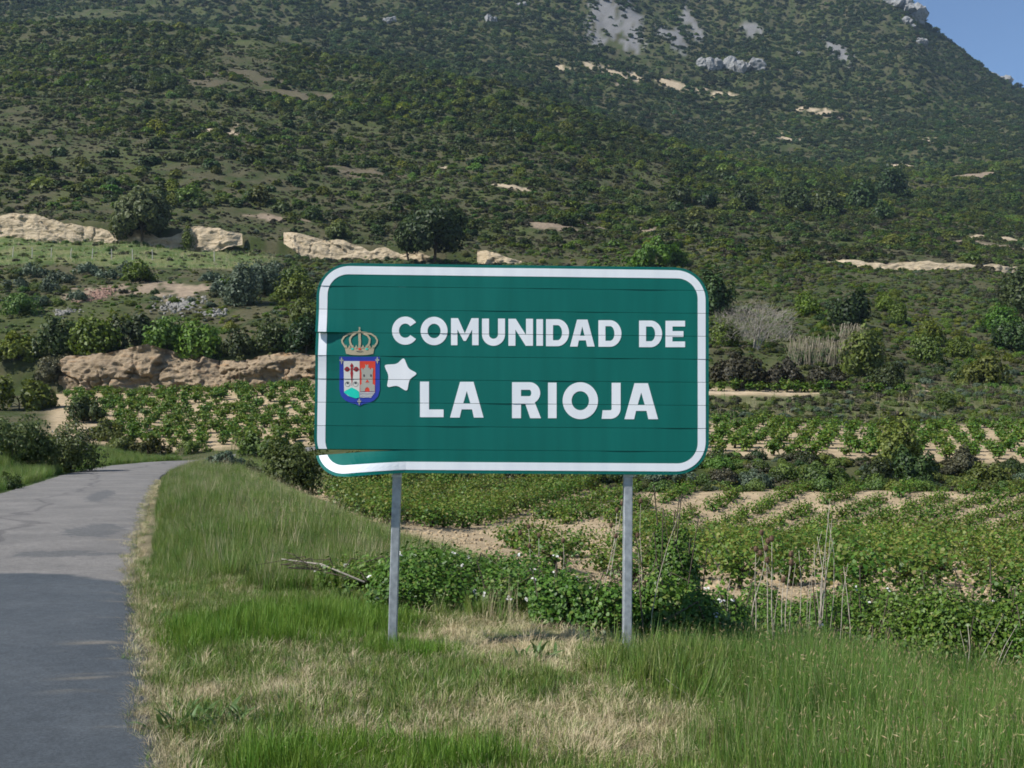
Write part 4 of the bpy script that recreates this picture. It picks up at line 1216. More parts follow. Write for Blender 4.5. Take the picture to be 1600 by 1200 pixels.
def tree(px, py, w_px, h_px, d, mat, label, n=6800, leaf=.095, lobes=46, group=None, bare=.02, lobe_r=.28):
    _seed[0] += 1
    sd = _seed[0]
    p = at(px, py, d); x, y = p.x, p.y
    z = gz(x, y); sc = d / FPX
    rx, h = w_px * sc / 2, h_px * sc + (p.z - z)
    root = plant_root('tree', (x, y, z - .1), 0, label, 'tree', group)
    r = np.random.default_rng(sd)
    P, Q = crown_points(n, rx, rx, h * .5, h * .44, lobes, lobe_r, r, .30, low=True)
    P[:, :2] *= (.78 + .22 * np.clip(P[:, 2] / (h * .45), 0, 1))[:, None]
    low = P[:, 2] < h * bare
    P, Q = P[~low], Q[~low]
    v, f = leaf_quads(P, Q, leaf * (rx * h) ** .5 * (.6 + .8 * r.random(len(P))), .5, r)
    obj('crown', new_mesh('crown', v, f, M[mat]), root)
    obj('trunk', branch_mesh('trunk', sd, h * .95, M['bark'], trunk_r=h * .022, n=11, spread=.42, k=8), root)
    return root

tree(222, 382, 104, 106, 212, 'leaf_willow', 'loose grey green tree standing before the cream cutting at left')
tree(678, 412, 122, 116, 206, 'leaf_oak', 'dark tree with loose pale left side rising just above the sign', n=6200)
tree(640, 412, 60, 88, 207, 'leaf_willow', 'thin pale sapling leaning left against the dark tree above the sign', n=1300, leaf=.06)
bush(291, 391, 24, 42, 211, 'leaf_scrub', 'small upright dark bush right of the loose tree at left', n=1200)
bush(1030, 418, 118, 46, 195, 'leaf_bright', 'wide bright green bush peeping over the top right of the sign')
bush(1118, 492, 66, 84, 150, 'leaf_oak', 'tall dark bush hugging the right edge of the sign')
bush(530, 372, 50, 28, 225, 'leaf_scrub', 'low olive bush above the cream cutting left of the sign top')
# dark oaks standing in the fold of the hill
oaks = [(1062, 318, 46, 36, 345, 'dark round oak at the left end of the oak row on the hill'), (1105, 324, 44, 28, 340, 'dark oak second from left in the oak row on the hill'),
        (1160, 326, 60, 38, 335, 'dark broad oak third from left in the oak row on the hill'), (1240, 330, 60, 34, 335, 'grey green oak in the middle of the oak row on the hill'),
        (1295, 334, 50, 38, 335, 'grey green oak right of the middle of the oak row'), (1345, 326, 54, 52, 345, 'tallest darkest oak in the oak row on the hill'), (1392, 308, 50, 44, 350, 'dark oak at the right end of the oak row on the hill'),
        (1378, 342, 40, 32, 340, 'small round green oak below the right end of the oak row')]
for q in oaks: bush(*q[:5], 'leaf_oak', q[5], 'tree', 'oak_tree', n=1500, leaf=.17, group='oaks in the fold of the hill')
rb = [(1135, 540, 48, 46, 110, 'leaf_bright', 'bright green bush beside the sign below the grey bare shrub'), (1262, 494, 46, 34, 140, 'leaf_bright', 'rounded green bush above the dry reeds'),
      (1332, 512, 82, 52, 136, 'leaf_oak', 'broad dark bush right of the dry reeds'), (1384, 486, 34, 28, 150, 'leaf_bright', 'small bright bush behind the broad dark bush'),
      (1402, 506, 34, 34, 142, 'leaf_scrub', 'small dark green bush touching the broad dark bush on its right'), (1352, 588, 70, 66, 106, 'leaf_scrub', 'olive bush overhanging the shaded bank on the right'),
      (1450, 568, 56, 44, 121, 'leaf_bright', 'yellow green bush midway across the right hand slope'), (1500, 560, 50, 34, 127, 'leaf_scrub', 'dull green bush right of the yellow green bush'),
      (1478, 640, 34, 28, 93, 'leaf_bright', 'small bright bush on the terrace below the ochre scar'), (1540, 604, 70, 60, 108, 'leaf_scrub', 'bushy green shrub on the bank at right, above the terrace vines'),
      (1580, 548, 70, 46, 135, 'leaf_oak', 'dark bush at the right edge midway up the slope'), (1592, 488, 64, 66, 165, 'leaf_oak', 'tall dark tree at the right edge above the slope'),
      (1452, 536, 60, 34, 132, 'leaf_scrub', 'low olive bush above the yellow green bush'), (1565, 520, 60, 40, 150, 'leaf_bright', 'light green bush below the tall dark tree at right'),
      (1398, 720, 72, 66, 57, 'leaf_scrub', 'leafy green bush breaking the line of terrace vines'), (1430, 760, 84, 54, 53.5, 'leaf_oak', 'dark bush in the hollow below the terrace vines'),
      (1375, 762, 70, 48, 53, 'leaf_oak', 'dark spreading bush left of the hollow below the terrace'), (1180, 764, 90, 34, 52, 'leaf_dusty', 'grey green low bush on the bank right of the sign'),
      (1290, 762, 110, 44, 52.5, 'leaf_scrub', 'low wide green bush in the middle of the bank below the terrace'), (1540, 762, 90, 40, 54, 'leaf_scrub', 'low bush on the bank at far right above the vine rows'),
      (1130, 762, 60, 30, 52, 'heath', 'brownish bush on the bank by the sign corner'), (1505, 740, 70, 40, 57, 'heath', 'dry brown bush at the right end of the bank'),
      (1225, 604, 100, 40, 104, 'heath', 'dark brown thicket on the shaded bank right of the sign'), (1150, 606, 120, 52, 103, 'heath', 'brown thicket on the shaded bank nearest the sign'), (1290, 606, 90, 34, 104, 'heath', 'brown thicket under the dry reeds'),
      (1385, 608, 60, 40, 103, 'leaf_oak', 'dark bush in the shade below the olive bush')]
for q in rb: bush(*q[:6], q[6])
# hedge along the top of the sandstone
hb = [(190, 712, 60, 34, 78, 'leaf_scrub', 'low dark bush left of the thicket beyond the bend'), (165, 690, 70, 40, 82, 'leaf_scrub', 'green bush at the left corner of the left vineyard'), (130, 660, 70, 40, 92, 'leaf_oak', 'dark bush between the sandstone and the roadside shrubs'), (20, 566, 100, 44, 118, 'leaf_scrub', 'hedge bush at the far left end above the sandstone'), (88, 556, 84, 60, 118, 'leaf_oak', 'dark hedge bush second from left above the sandstone'), (150, 556, 88, 66, 118, 'leaf_scrub', 'hedge bush third from left above the sandstone'),
      (212, 546, 84, 58, 118, 'leaf_oak', 'hedge bush above the middle of the sandstone'), (262, 556, 80, 66, 118, 'leaf_scrub', 'hedge bush right of the middle above the sandstone'), (318, 560, 78, 60, 118, 'leaf_bright', 'bright leafy hedge bush above the sandstone'),
      (375, 560, 70, 44, 118, 'leaf_oak', 'dark hedge bush third from the sign above the sandstone'), (425, 548, 76, 50, 117, 'leaf_scrub', 'hedge bush second from the sign above the sandstone'), (478, 552, 70, 56, 116, 'leaf_oak', 'hedge bush touching the sign above the sandstone'),
      (30, 640, 140, 48, 100, 'leaf_scrub', 'dark shrub mass left of the sandstone'), (85, 600, 60, 40, 112, 'heath', 'brown shrub at the left end of the sandstone'),
      (30, 492, 70, 36, 131, 'leaf_bright', 'yellow green bush at the left edge above the hedge'), (376, 478, 64, 60, 135, 'leaf_dusty', 'dusty blue green bush right of the grey rubble'), (412, 462, 50, 50, 142, 'leaf_dusty', 'smaller dusty bush behind the blue green one'),
      (465, 470, 60, 44, 140, 'leaf_scrub', 'olive bush left of the upper sign edge'), (480, 510, 80, 40, 128, 'leaf_scrub', 'low olive bush left of the coat of arms'), (220, 440, 70, 34, 152, 'leaf_scrub', 'weedy green mound behind the grey rubble'),
      (460, 440, 60, 26, 160, 'leaf_bright', 'low bright bush left of the top corner of the sign')]
for q in hb: bush(*q[:6], q[6], n=2200)
pos = [(55, 432), (95, 442), (135, 430), (75, 458), (120, 470), (170, 436), (25, 450), (200, 424), (330, 440), (345, 460), (60, 480), (430, 430)]
for px_, py_ in pos:
    h = hit(px_, py_, 125)
    bush(px_, py_, 46 + 14 * random.random(), 16 + 5 * random.random(), h.y, 'leaf_dusty', 'pale grey green cushion bush on the left slope around the rubble', n=900, leaf=.16, stem=False, group='pale cushion bushes on the left slope')
# roadside shrubs
bush(20, 742, 170, 84, 45, 'leaf_scrub', 'large dark roadside shrub at the left edge', n=5200, leaf=.075, lobes=40)
bush(112, 738, 104, 74, 48, 'leaf_scrub', 'dark roadside shrub with pale flower sprays left of the bend', n=4600, leaf=.075, flowers=260, lobes=36)
bush(10, 780, 60, 36, 33, 'leaf_scrub', 'small dark bush in the grass at the left edge of the road', n=1800)
bush(458, 766, 124, 84, 41, 'leaf_scrub', 'dark green bush behind the lower left corner of the sign', n=4600, leaf=.075, lobes=36)
bush(350, 738, 84, 32, 48, 'leaf_dusty', 'pale flowering low bush where the road disappears', n=2600, flowers=220)
bush(395, 750, 60, 30, 45, 'leaf_willow', 'small olive bush between the pale bush and the dark bush', n=1800)
bush(230, 712, 110, 26, 77, 'leaf_scrub', 'low green thicket beyond the bend of the road', n=2200)
bush(300, 708, 70, 20, 78, 'leaf_bright', 'grassy green thicket at the foot of the left vineyard', n=1800)
bush(420, 706, 130, 34, 66, 'leaf_scrub', 'green thicket at the foot of the vineyard beside the sign', n=2800)
bush(560, 765, 120, 44, 50, 'leaf_oak', 'dark shrub behind the left post under the sign', n=2600)
bush(700, 762, 120, 40, 51, 'leaf_scrub', 'green shrub on the bank just under the sign', n=2600)
bush(820, 764, 110, 36, 51, 'heath', 'brown shrub on the bank under the middle of the sign', n=2200)
bush(930, 764, 120, 36, 52, 'leaf_scrub', 'green shrub on the bank left of the right post', n=2400)
bush(1045, 764, 110, 36, 52, 'leaf_dusty', 'dusty shrub on the bank right of the right post', n=2400)

# grey leafless shrub
p = at(1180, 528, 116); h = 96 / FPX * 116
root = plant_root('bare_shrub', (p.x, p.y, gz(p.x, p.y)), 0, 'grey leafless shrub with a haze of twigs right of the sign', 'shrub')
mb = MB(); r = random.Random(5)
for i in range(7):
    a = r.uniform(0, 6.28); e = Vector((math.cos(a) * r.uniform(.8, 3.0), math.sin(a) * 1.5, h * r.uniform(.55, .85)))
    mb.tube([(r.uniform(-.3, .3), 0, -.1), e * .5 + Vector((r.uniform(-.3, .3), 0, .2)), e], [.07, .045, .015], 5)
obj('trunk', mb.mesh('trunk', M['twig']), root)
mb = MB()
for i in range(1500):
    a = r.uniform(0, 6.28); q = r.random() ** .5
    b = Vector((math.cos(a) * q * 4.2, math.sin(a) * q * 1.8, h * r.uniform(.15, .78) * (1.05 - .3 * q)))
    e = b + Vector((r.gauss(0, .45) + .08 * b.x, r.gauss(0, .4), r.uniform(.1, .8)))
    mb.tube([b, (b + e) / 2 + Vector((r.gauss(0, .08), 0, r.gauss(0, .05))), e], [.016, .011, .005], 3, False)
o = obj('twigs', mb.mesh('twigs', M['twig']), root); o['kind'] = 'stuff'
# dry reeds
def reeds(px, py, w_px, h_px, d, n, label, green=.3):
    p = at(px, py, d); h = h_px / FPX * d; w = w_px / FPX * d
    root = plant_root('reed_clump', (p.x, p.y, gz(p.x, p.y)), 0, label, 'reeds')
    r = random.Random(int(px)); dry, grn = MB(), MB()
    for i in range(n):
        x, y = r.uniform(-.5, .5) * w, r.uniform(-.6, .6)
        hh = h * r.uniform(.65, 1.05) * (1 - .5 * (abs(x) / w) ** 2)
        z0 = gz(p.x + x, p.y + y) - root.location.z
        e = Vector((x + r.gauss(0, .4), y + r.gauss(0, .2), z0 + hh * r.uniform(.7, 1)))
        dry.tube([(x, y, z0), e, e + Vector((r.uniform(-.1, .1), 0, .18))], [.022, .018, .05 if r.random() < .4 else .008], 3, False)
        if r.random() < green:
            m_ = Vector((x, y, z0 + hh * r.uniform(.1, .45)))
            grn.tube([m_, m_ + Vector((r.gauss(0, .2), r.gauss(0, .2), .5)), m_ + Vector((r.gauss(0, .45), r.gauss(0, .3), .6))], [.03, .03, .004], 3, False)
    for nm, mbx, m_ in (('dry_stems', dry, 'reed_dry'), ('green_leaves', grn, 'reed_leaf')):
        if mbx.v: o = obj(nm, mbx.mesh(nm, M[m_]), root); o['kind'] = 'stuff'
reeds(1285, 560, 104, 50, 110, 260, 'clump of tall dry reeds with green bases on the right hand slope', .8)
reeds(1330, 512, 50, 26, 128, 90, 'short dry reeds at the foot of the broad dark bush', .2)

# vineyard stakes on the field at far left
for i, px_ in enumerate((20, 50, 80, 111, 144, 174, 207, 238, 335)):
    h = hit(px_, 402 + .02 * px_, 150)
    mb = MB(); mb.tube([(0, 0, -.3), (random.uniform(-.06, .06), 0, .9), (random.uniform(-.1, .1), 0, 1.75)], [.075, .07, .06], 6)
    tag(obj('vine_stake', mb.mesh('vine_stake', M['wood_stake']), None, h), ['first', 'second', 'third', 'fourth', 'fifth', 'sixth', 'seventh', 'eighth', 'ninth'][i] + ' pale vine stake from the left in the green field', 'stake', 'pale stakes in the green field')

# ------------------------------------------------------------------ vines
def vine_meshes(seed, n, leaf, w, dpt, h, tip_frac=.28, trunk_h=.3):
    r = np.random.default_rng(seed)
    # shoots rising from the head of the stock
    ns = 16
    a = r.random(ns) * 6.283
    ends = np.stack([np.cos(a) * w * (.3 + .7 * r.random(ns)), np.sin(a) * dpt * (.3 + .7 * r.random(ns)), trunk_h + (h - trunk_h) * (.5 + .5 * r.random(ns))], -1)
    k = r.integers(0, ns, n); t = r.random(n) ** .8
    st = np.array([0, 0, trunk_h * .8])
    P = st + (ends[k] - st) * t[:, None] + r.normal(size=(n, 3)) * np.array([.09, .09, .07]) * (w / .45)
    P[:, 2] = np.maximum(P[:, 2], trunk_h * .35)
    Q = r.normal(size=(n, 3)) * .6 + np.array([0, 0, .7]) + unit(P - st) * .5
    s = leaf * (.6 + .7 * r.random(n)) * (1 - .35 * t)
    young = (t > .8) & (r.random(n) < tip_frac * 2.2)
    out = []
    for msk in (~young, young):
        out.append(leaf_quads(P[msk], Q[msk], s[msk], .9, r, shape='broad'))
    v = np.concatenate([out[0][0], out[1][0]]); f = np.concatenate([out[0][1], out[1][1] + len(out[0][0])])
    fol = new_mesh('foliage', v, f, [M['vine_leaf'], M['vine_tip']])
    mi = np.zeros(len(f), np.int32); mi[len(out[0][1]):] = 1
    fol.polygons.foreach_set('material_index', mi)
    mb = MB(); rr = random.Random(seed)
    mb.tube([(0, 0, -.08), (rr.uniform(-.05, .05), rr.uniform(-.05, .05), trunk_h * .5), (rr.uniform(-.06, .06), 0, trunk_h), (rr.uniform(-.12, .12), 0, trunk_h * 1.25)], [.055, .042, .05, .02], 7)
    for i in range(5):
        e = ends[i]; mb.tube([(0, 0, trunk_h * .9), tuple(st + (e - st) * .55)], [.022, .007], 4, False)
    return fol, mb.mesh('trunk', M['vine_bark'], True)
NEARV = [vine_meshes(700 + i, 620, .088, .95, .70, .74, tip_frac=.35) for i in range(5)]
SLIMV = [vine_meshes(740 + i, 260, .10, .78, .26, .50, tip_frac=.2, trunk_h=.18) for i in range(4)]
FARV = [vine_meshes(720 + i, 170, .22, .66, .62, .88, trunk_h=.3, tip_frac=.12) for i in range(6)]
def vine(protos, x, y, s, label, group, name='bush_vine', wob=.5):
    fol, trk = random.choice(protos)
    root = plant_root(name, (x, y, gz(x, y) - .02), random.uniform(-wob, wob) + ROW_A, label, 'grapevine', group)
    root.scale = (s, s, s * random.uniform(.88, 1.12))
    obj('foliage', fol, root); obj('trunk', trk, root)
# near rows: they fan out towards the far bank, then run closer together by the headland
nv = 0
HEAD = np.array([(45.5, -7.8), (38, -6.2), (32, -4.5), (26.4, -1.6), (23.6, -.1), (21.4, 1.5), (19.5, 3.2), (17.5, 5.0), (15, 6.6)])
row_labels = ['first', 'second', 'third', 'fourth', 'fifth', 'sixth', 'seventh', 'eighth', 'ninth', 'tenth', 'eleventh', 'twelfth', 'thirteenth', 'fourteenth', 'fifteenth', 'sixteenth', 'seventeenth', 'eighteenth']
def row_of_vines(pts, label, s0, s1, protos):
    global nv, ROW_A
    for q in pts:
        if random.random() < .05: continue
        vine(protos, q.x + random.gauss(0, .07), q.y + random.gauss(0, .1), random.uniform(s0, s1), label, 'vines in the near vineyard rows', 'grapevine', .15); nv += 1
for i, xk in enumerate(list(np.arange(-8.8, 4.9, 2.0)) + list(np.arange(5.6, 31, 2.55))):
    ta = math.tan(math.radians(np.interp(xk, [-9, 2, 8, 24, 30], [10, 17, 28, 52, 55])))
    ROW_A = math.atan2(1, ta)
    pts = []
    d = 50.0
    while d > (38 if xk > 5 else 16):
        x = xk - ta * (50 - d)
        if x > np.interp(d, HEAD[::-1, 0], HEAD[::-1, 1]) and -.3 < x / d < .53: pts.append(Vector((x, d)))
        d -= (.9 if xk > 5 else 1.35) * math.cos(math.atan(ta))
    row_of_vines(pts, f'vine in the {row_labels[i]} row from left along the far bank of the near vineyard', .9 if xk > 5 else 1.0, 1.1 if xk > 5 else 1.25, SLIMV if xk > 5 else NEARV)
ROW_A = math.radians(45)
for i, c in enumerate(np.arange(-25.0, 1.5, 2.3)):
    pts = []
    for t in np.arange(0, 60, 1.7):
        q = Vector((.707, -.707)) * c + Vector((.707, .707)) * t
        if not (14.5 < q.y < 36.5) or q.x / q.y > .53 or q.x / q.y < (-.03 if q.y < 29 else .10): continue
        if q.x < np.interp(q.y, HEAD[::-1, 0], HEAD[::-1, 1]): continue
        pts.append(q)
    row_of_vines(pts, f'wide vine in slanting row {["one", "two", "three", "four", "five", "six", "seven", "eight", "nine", "ten", "eleven", "twelve", "thirteen"][i]} behind the brambles', .9, 1.2, NEARV)
# left vineyard of low bush vines
ROW_A = 0
nl_ = 0
for j, y in enumerate(np.arange(81.5, 112.8, 1.8)):
    for x in np.arange(-50, -11, 1.3):
        xx, yy = x + random.gauss(0, .28) + (j % 2) * .75, y + random.gauss(0, .4)
        px_ = 800 + FPX * xx / yy
        if not (100 < px_ < 515) or random.random() < .07: continue
        if px_ < 215 - (yy - 80) * 5: continue
        vine(FARV, xx, yy, random.uniform(.75, 1.25), 'low bush vine in the sandy vineyard below the sandstone on the left', 'bush vines in the left vineyard'); nl_ += 1
nt_ = 0
for j, y in enumerate(np.arange(60.5, 82, 2.1)):
    for x in np.arange(10, 40, 1.4):
        xx, yy = x + random.gauss(0, .2) + (j % 2) * .7, y + random.gauss(0, .2)
        px_ = 800 + FPX * xx / yy
        if not (1060 < px_ < 1610) or random.random() < (.05 if yy < 72 else .12): continue
        vine(FARV, xx, yy, random.uniform(.7, 1.1), 'low bush vine on the sandy terrace right of the sign', 'bush vines on the right hand terrace', 'terrace_vine'); nt_ += 1
for i, px_ in enumerate((1092, 1108, 1126, 1150, 1172, 1186, 1210, 1230, 1243, 1256, 1272, 1287, 1318, 1355, 1372, 1412)):
    p = at(px_, 610, 97.0)
    vine(FARV, p.x, p.y, random.uniform(.95, 1.25), 'small vine in the single row on the narrow terrace strip at right', 'vines on the narrow terrace strip', 'terrace_vine')
print('VINES', nv, nl_, nt_)

# ------------------------------------------------------------------ grass
def tuft(name, seed, n, h, spread, width, mat, lean=.35, flat=0.0, seed_heads=0.0, hvar=.5):
    r = np.random.default_rng(seed)
    a = r.random(n) * 6.283
    b = np.stack([np.cos(a), np.sin(a), np.zeros(n)], -1) * (spread * np.sqrt(r.random(n)))[:, None]
    hh = h * (1 - hvar / 2 + hvar * r.random(n))
    la = a + r.normal(0, .9, n)
    ld = np.stack([np.cos(la), np.sin(la), np.zeros(n)], -1)
    ln = np.abs(r.normal(0, lean, n)) + flat
    sd = np.stack([-np.sin(la), np.cos(la), np.zeros(n)], -1)
    ang = np.minimum(ln, 1.45)
    up = np.array([0, 0, 1.])
    p0 = b
    p1 = b + (ld * np.sin(ang * .55)[:, None] + up * np.cos(ang * .55)[:, None]) * (hh * .5)[:, None]
    p2 = p1 + (ld * np.sin(ang * 1.25)[:, None] + up * np.cos(ang * 1.25)[:, None]) * (hh * .5)[:, None]
    w = (width * (.7 + .6 * r.random(n)))[:, None]
    v = np.stack([p0 - sd * w * .5, p0 + sd * w * .5, p1 + sd * w * .42, p2, p1 - sd * w * .42], 1).reshape(-1, 3)
    i5 = np.arange(n)[:, None] * 5
    f = np.concatenate([i5 + np.array([[0, 1, 2]]), i5 + np.array([[0, 2, 4]]), i5 + np.array([[4, 2, 3]])], 0)
    if seed_heads:
        k = r.choice(n, max(1, int(n * seed_heads)), replace=False)
        c = p2[k]
        hv, hf = leaf_quads(c, sd[k] + .3 * r.normal(size=(len(k), 3)), np.full(len(k), h * .11), .13, r)
        me = new_mesh(name, np.concatenate([v, hv]), [list(map(int, q)) for q in f] + [[int(i) + len(v) for i in q] for q in hf], [M[mat], M['seed']])
        mi = np.zeros(len(f) + len(hf), np.int32); mi[len(f):] = 1
        me.polygons.foreach_set('material_index', mi)
        return me
    return new_mesh(name, v, f, M[mat])

SHORT = [tuft('tuft', 20 + i, 24, .10, .07, .0045, 'grass', .5) for i in range(3)]
LIME = [tuft('tuft', 30 + i, 26, .17, .07, .005, 'grass_lime', .4) for i in range(2)]
FLAT = [tuft('tuft', 40 + i, 26, .17, .10, .0034, 'straw', .4, .85) for i in range(3)]
MED = [tuft('tuft', 50 + i, 26, .36, .10, .0065, 'grass', .33, seed_heads=.06) for i in range(3)]
TALL = [tuft('tuft', 60 + i, 26, .56, .12, .0055, 'grass_tall', .36, seed_heads=.06, hvar=.9) for i in range(3)]
DRYT = [tuft('tuft', 70 + i, 14, .50, .09, .004, 'straw', .25, seed_heads=.4) for i in range(2)]

dry_spots = [(560, 1030, .55, .22), (350, 1090, .8, .35), (900, 1115, .8, .35), (790, 1120, .6, .3), (960, 1160, .6, .25), (1085, 1140, .3, .45), (930, 1045, .7, .28), (600, 1150, .5, .16), (280, 1160, .25, .4), (880, 1020, .5, .2)]
lime_spots = [(480, 975, .8, .6), (620, 1000, .5, .3), (350, 985, .4, .5), (580, 1195, .6, .2), (650, 1020, .4, .2)]
def spotw(x, y, spots):
    w = np.zeros(len(x))
    for px_, py_, rx, ry in spots:
        d = CAMH * FPX / (py_ - 680)
        X, Y = x - (px_ - 800) / FPX * d, y - d
        w = np.maximum(w, sstep(1.4, .5, np.sqrt((X / rx) ** 2 + (Y / (ry * 1.6)) ** 2)))
    return w
def along_road(y0, y1, p0, p1, n, pw=1.0):
    y = y0 + (y1 - y0) * rng.random(n) ** pw
    p = p0 + (p1 - p0) * rng.random(n)
    return edge_x(y) + p / .95, y
def place(name, x, y, s, protos, label, tilt=.12, idx=None, dz=0.0):
    n = len(x)
    z = ground_z(x, y) - .01 + dz
    sc = np.stack([s * (.9 + .3 * rng.random(n)), s * (.9 + .3 * rng.random(n)), s * (.75 + .5 * rng.random(n))], -1)
    scatter(name, np.stack([x, y, z], -1), rots(n, tilt), sc, rng.integers(0, len(protos), n) if idx is None else idx, proto_set(name, protos), label, 'grass')

# mown verge around the sign: short green tufts, fresh tufts and flattened straw
n = 30000
x, y = along_road(4.2, 14.5, .05, 7.0, n, 1.35)
dry = np.maximum(spotw(x, y, dry_spots) * sstep(.30, .58, fbm(x * 1.6, y * 1.6, 80, 4)), sstep(.56, .72, fbm(x * .9, y * .9, 81, 4)) * .6 * sstep(12, 9, y))
dry = np.maximum(dry, sstep(.35, .1, perp(x, y)) * .6)
lime = spotw(x, y, lime_spots)
tallzone = sstep(.0, .35, x - .185 * y + .5 * (fbm(x * 1.3, y * 1.3, 84) - .5)) * sstep(10.5, 9.0, y)
open_ = np.hypot((x - .45) / 1.3, (y - 8.7) / .9) < 1
keep_ = ~open_ | (rng.random(n) < .35)
x, y, dry, lime, tallzone, open_ = [q[keep_] for q in (x, y, dry, lime, tallzone, open_)]
n = len(x); dry = dry * ~open_
u_ = rng.random(n)
is_dry = u_ < dry * .74
is_tall = (~is_dry) & (rng.random(n) < tallzone) | (tallzone > .9) & (rng.random(n) < .95)
is_lime = ~is_dry & ~is_tall & (rng.random(n) < lime * .8)
is_short = ~is_dry & ~is_tall & ~is_lime
sz = (.55 + .8 * fbm(x * 1.4, y * 1.4, 86, 3)) * (1 - .62 * sstep(1.15, .7, np.hypot((x - .45) / 1.5, (y - 8.75) / .95)))
g_ = is_dry & ~is_tall
place('mown_straw', x[g_], y[g_], sz[g_] * .72, FLAT, 'flattened dry straw lying on the mown verge', .25)
k2 = is_short & (rng.random(n) < .85)
place('short_grass', x[k2], y[k2], sz[k2] * 1.05, SHORT, 'short mown grass on the verge around the sign posts')
place('fresh_grass', x[is_lime], y[is_lime], sz[is_lime], LIME, 'fresh yellow green grass beside the left post')
n2 = 5000
x2, y2 = along_road(4.2, 13, .3, 4.2, n2, 1.3)
place('mown_thatch', x2, y2, .45 + .35 * rng.random(n2), FLAT, 'thin dry thatch between the short grass', .25)
n = 900
x3, y3 = .95 + .55 * rng.random(n) + .25 * rng.normal(size=n), 7.55 + .38 * rng.normal(size=n)
place('rank_grass', x3, y3, .35 + .45 * rng.random(n), MED + LIME, 'weedy grass round the foot of the right post', .15)
# tall grass at lower right
n = 15000
x = .8 + 6.2 * rng.random(n); y = 4.3 + 6.5 * rng.random(n)
pz = x - .185 * y + .55 * (fbm(x * 1.3, y * 1.3, 84) - .5)
d_cut = np.interp(x, [.9, 2.2, 3.0, 5, 7], [7.6, 9.4, 9.8, 10.3, 11])
k = (pz > -.05) & (y < d_cut) & (rng.random(n) < .22 + pz * .9)
x, y, pz = x[k], y[k], pz[k]
sz = (.45 + .75 * fbm(x * 1.1, y * 1.1, 88, 3)) * np.interp(pz, [-.05, .7, 2], [.45, .82, 1.0]) * np.interp(y, [4.3, 7, 10], [.8, .8, .95])
idx = np.where(rng.random(len(x)) < .12, 3 + rng.integers(0, 2, len(x)), rng.integers(0, 3, len(x)))
place('tall_grass', x, y, sz, TALL + DRYT, 'tall green meadow grass filling the lower right corner', .1, idx)
# rank grass along the verge farther on
n = 24000
x, y = along_road(11.2, 62, .25, 7.0, n, 1.5)
k = (perp(x, y) < np.interp(y, [12, 16, 20, 60], [7, 5.6, 4.5, 4.6])) & (y > 11.2 + 4.0 * (fbm(x * .9, y * .2, 195, 3) - .25))
x, y = x[k], y[k]
sz = (.55 + .9 * fbm(x * .35, y * .35, 92, 3)) * np.interp(y, [12, 14, 18, 60], [.55, .95, 1.0, 1.25]) * np.interp(perp(x, y), [.2, 1.2, 2.6, 4.2], [.5, 1, .9, .55])
idx = np.where(rng.random(len(x)) < .05, 3 + rng.integers(0, 2, len(x)), rng.integers(0, 3, len(x)))
place('rank_grass', x, y, sz, MED + DRYT, 'rank green grass on the verge between the road and the near vineyard', .12, idx)
# ragged fringe of litter and weeds at the asphalt edge
n = 4000
x, y = along_road(4.2, 40, 0, .17, n, 1.8)
x = x - .16 * vnoise(x * 0 + 3, y * 2.6, 190) ** 2 - .05
place('edge_litter', x, y, .3 + .4 * rng.random(n), FLAT[:2] + SHORT[:2], 'dry litter and grass fringing the asphalt edge', .3)
# grass beyond the road on the left and behind the sign
n = 11000
y = 20 + 52 * rng.random(n); x = edge_x(y) - 4.35 - 9 * rng.random(n) ** 1.3
k = (x / y > -.62)
x, y = x[k], y[k]
place('rank_grass', x, y, .8 + .7 * fbm(x * .3, y * .3, 95, 3), MED + LIME, 'rank green grass on the left side of the road', .12)
n = 3800
x = -4.5 + 12.5 * rng.random(n); y = 9.5 + 6.5 * rng.random(n)
k = (perp(x, y) > 2.5) & (perp(x, y) < 9.5)
x, y = x[k], y[k]
idx = np.where(rng.random(len(x)) < .2, 3 + rng.integers(0, 2, len(x)), rng.integers(0, 3, len(x)))
place('rank_grass', x, y, .4 + .5 * fbm(x * .6, y * .6, 97, 3), MED + DRYT, 'rank grass among the brambles behind the sign', .15, idx)
n = 14000
x, y = uniform_ground(66, 226, n, .5)
px_ = px_of(x, y)
k = ((px_ < 430) & (y > 166) & (y < 214)) | ((px_ > 900) & (y > 84) & (y < 104)) | ((px_ < 440) & (px_ > 120) & (y > 76.5) & (y < 81))
k &= ~((y > 93) & (y < 100) & (px_ > 1050) & (px_ < 1260))
x, y = x[k], y[k]
place('field_grass', x, y, 1.0 + .9 * rng.random(len(x)), MED + DRYT, 'rough grass on the green field and the terrace banks', .12)

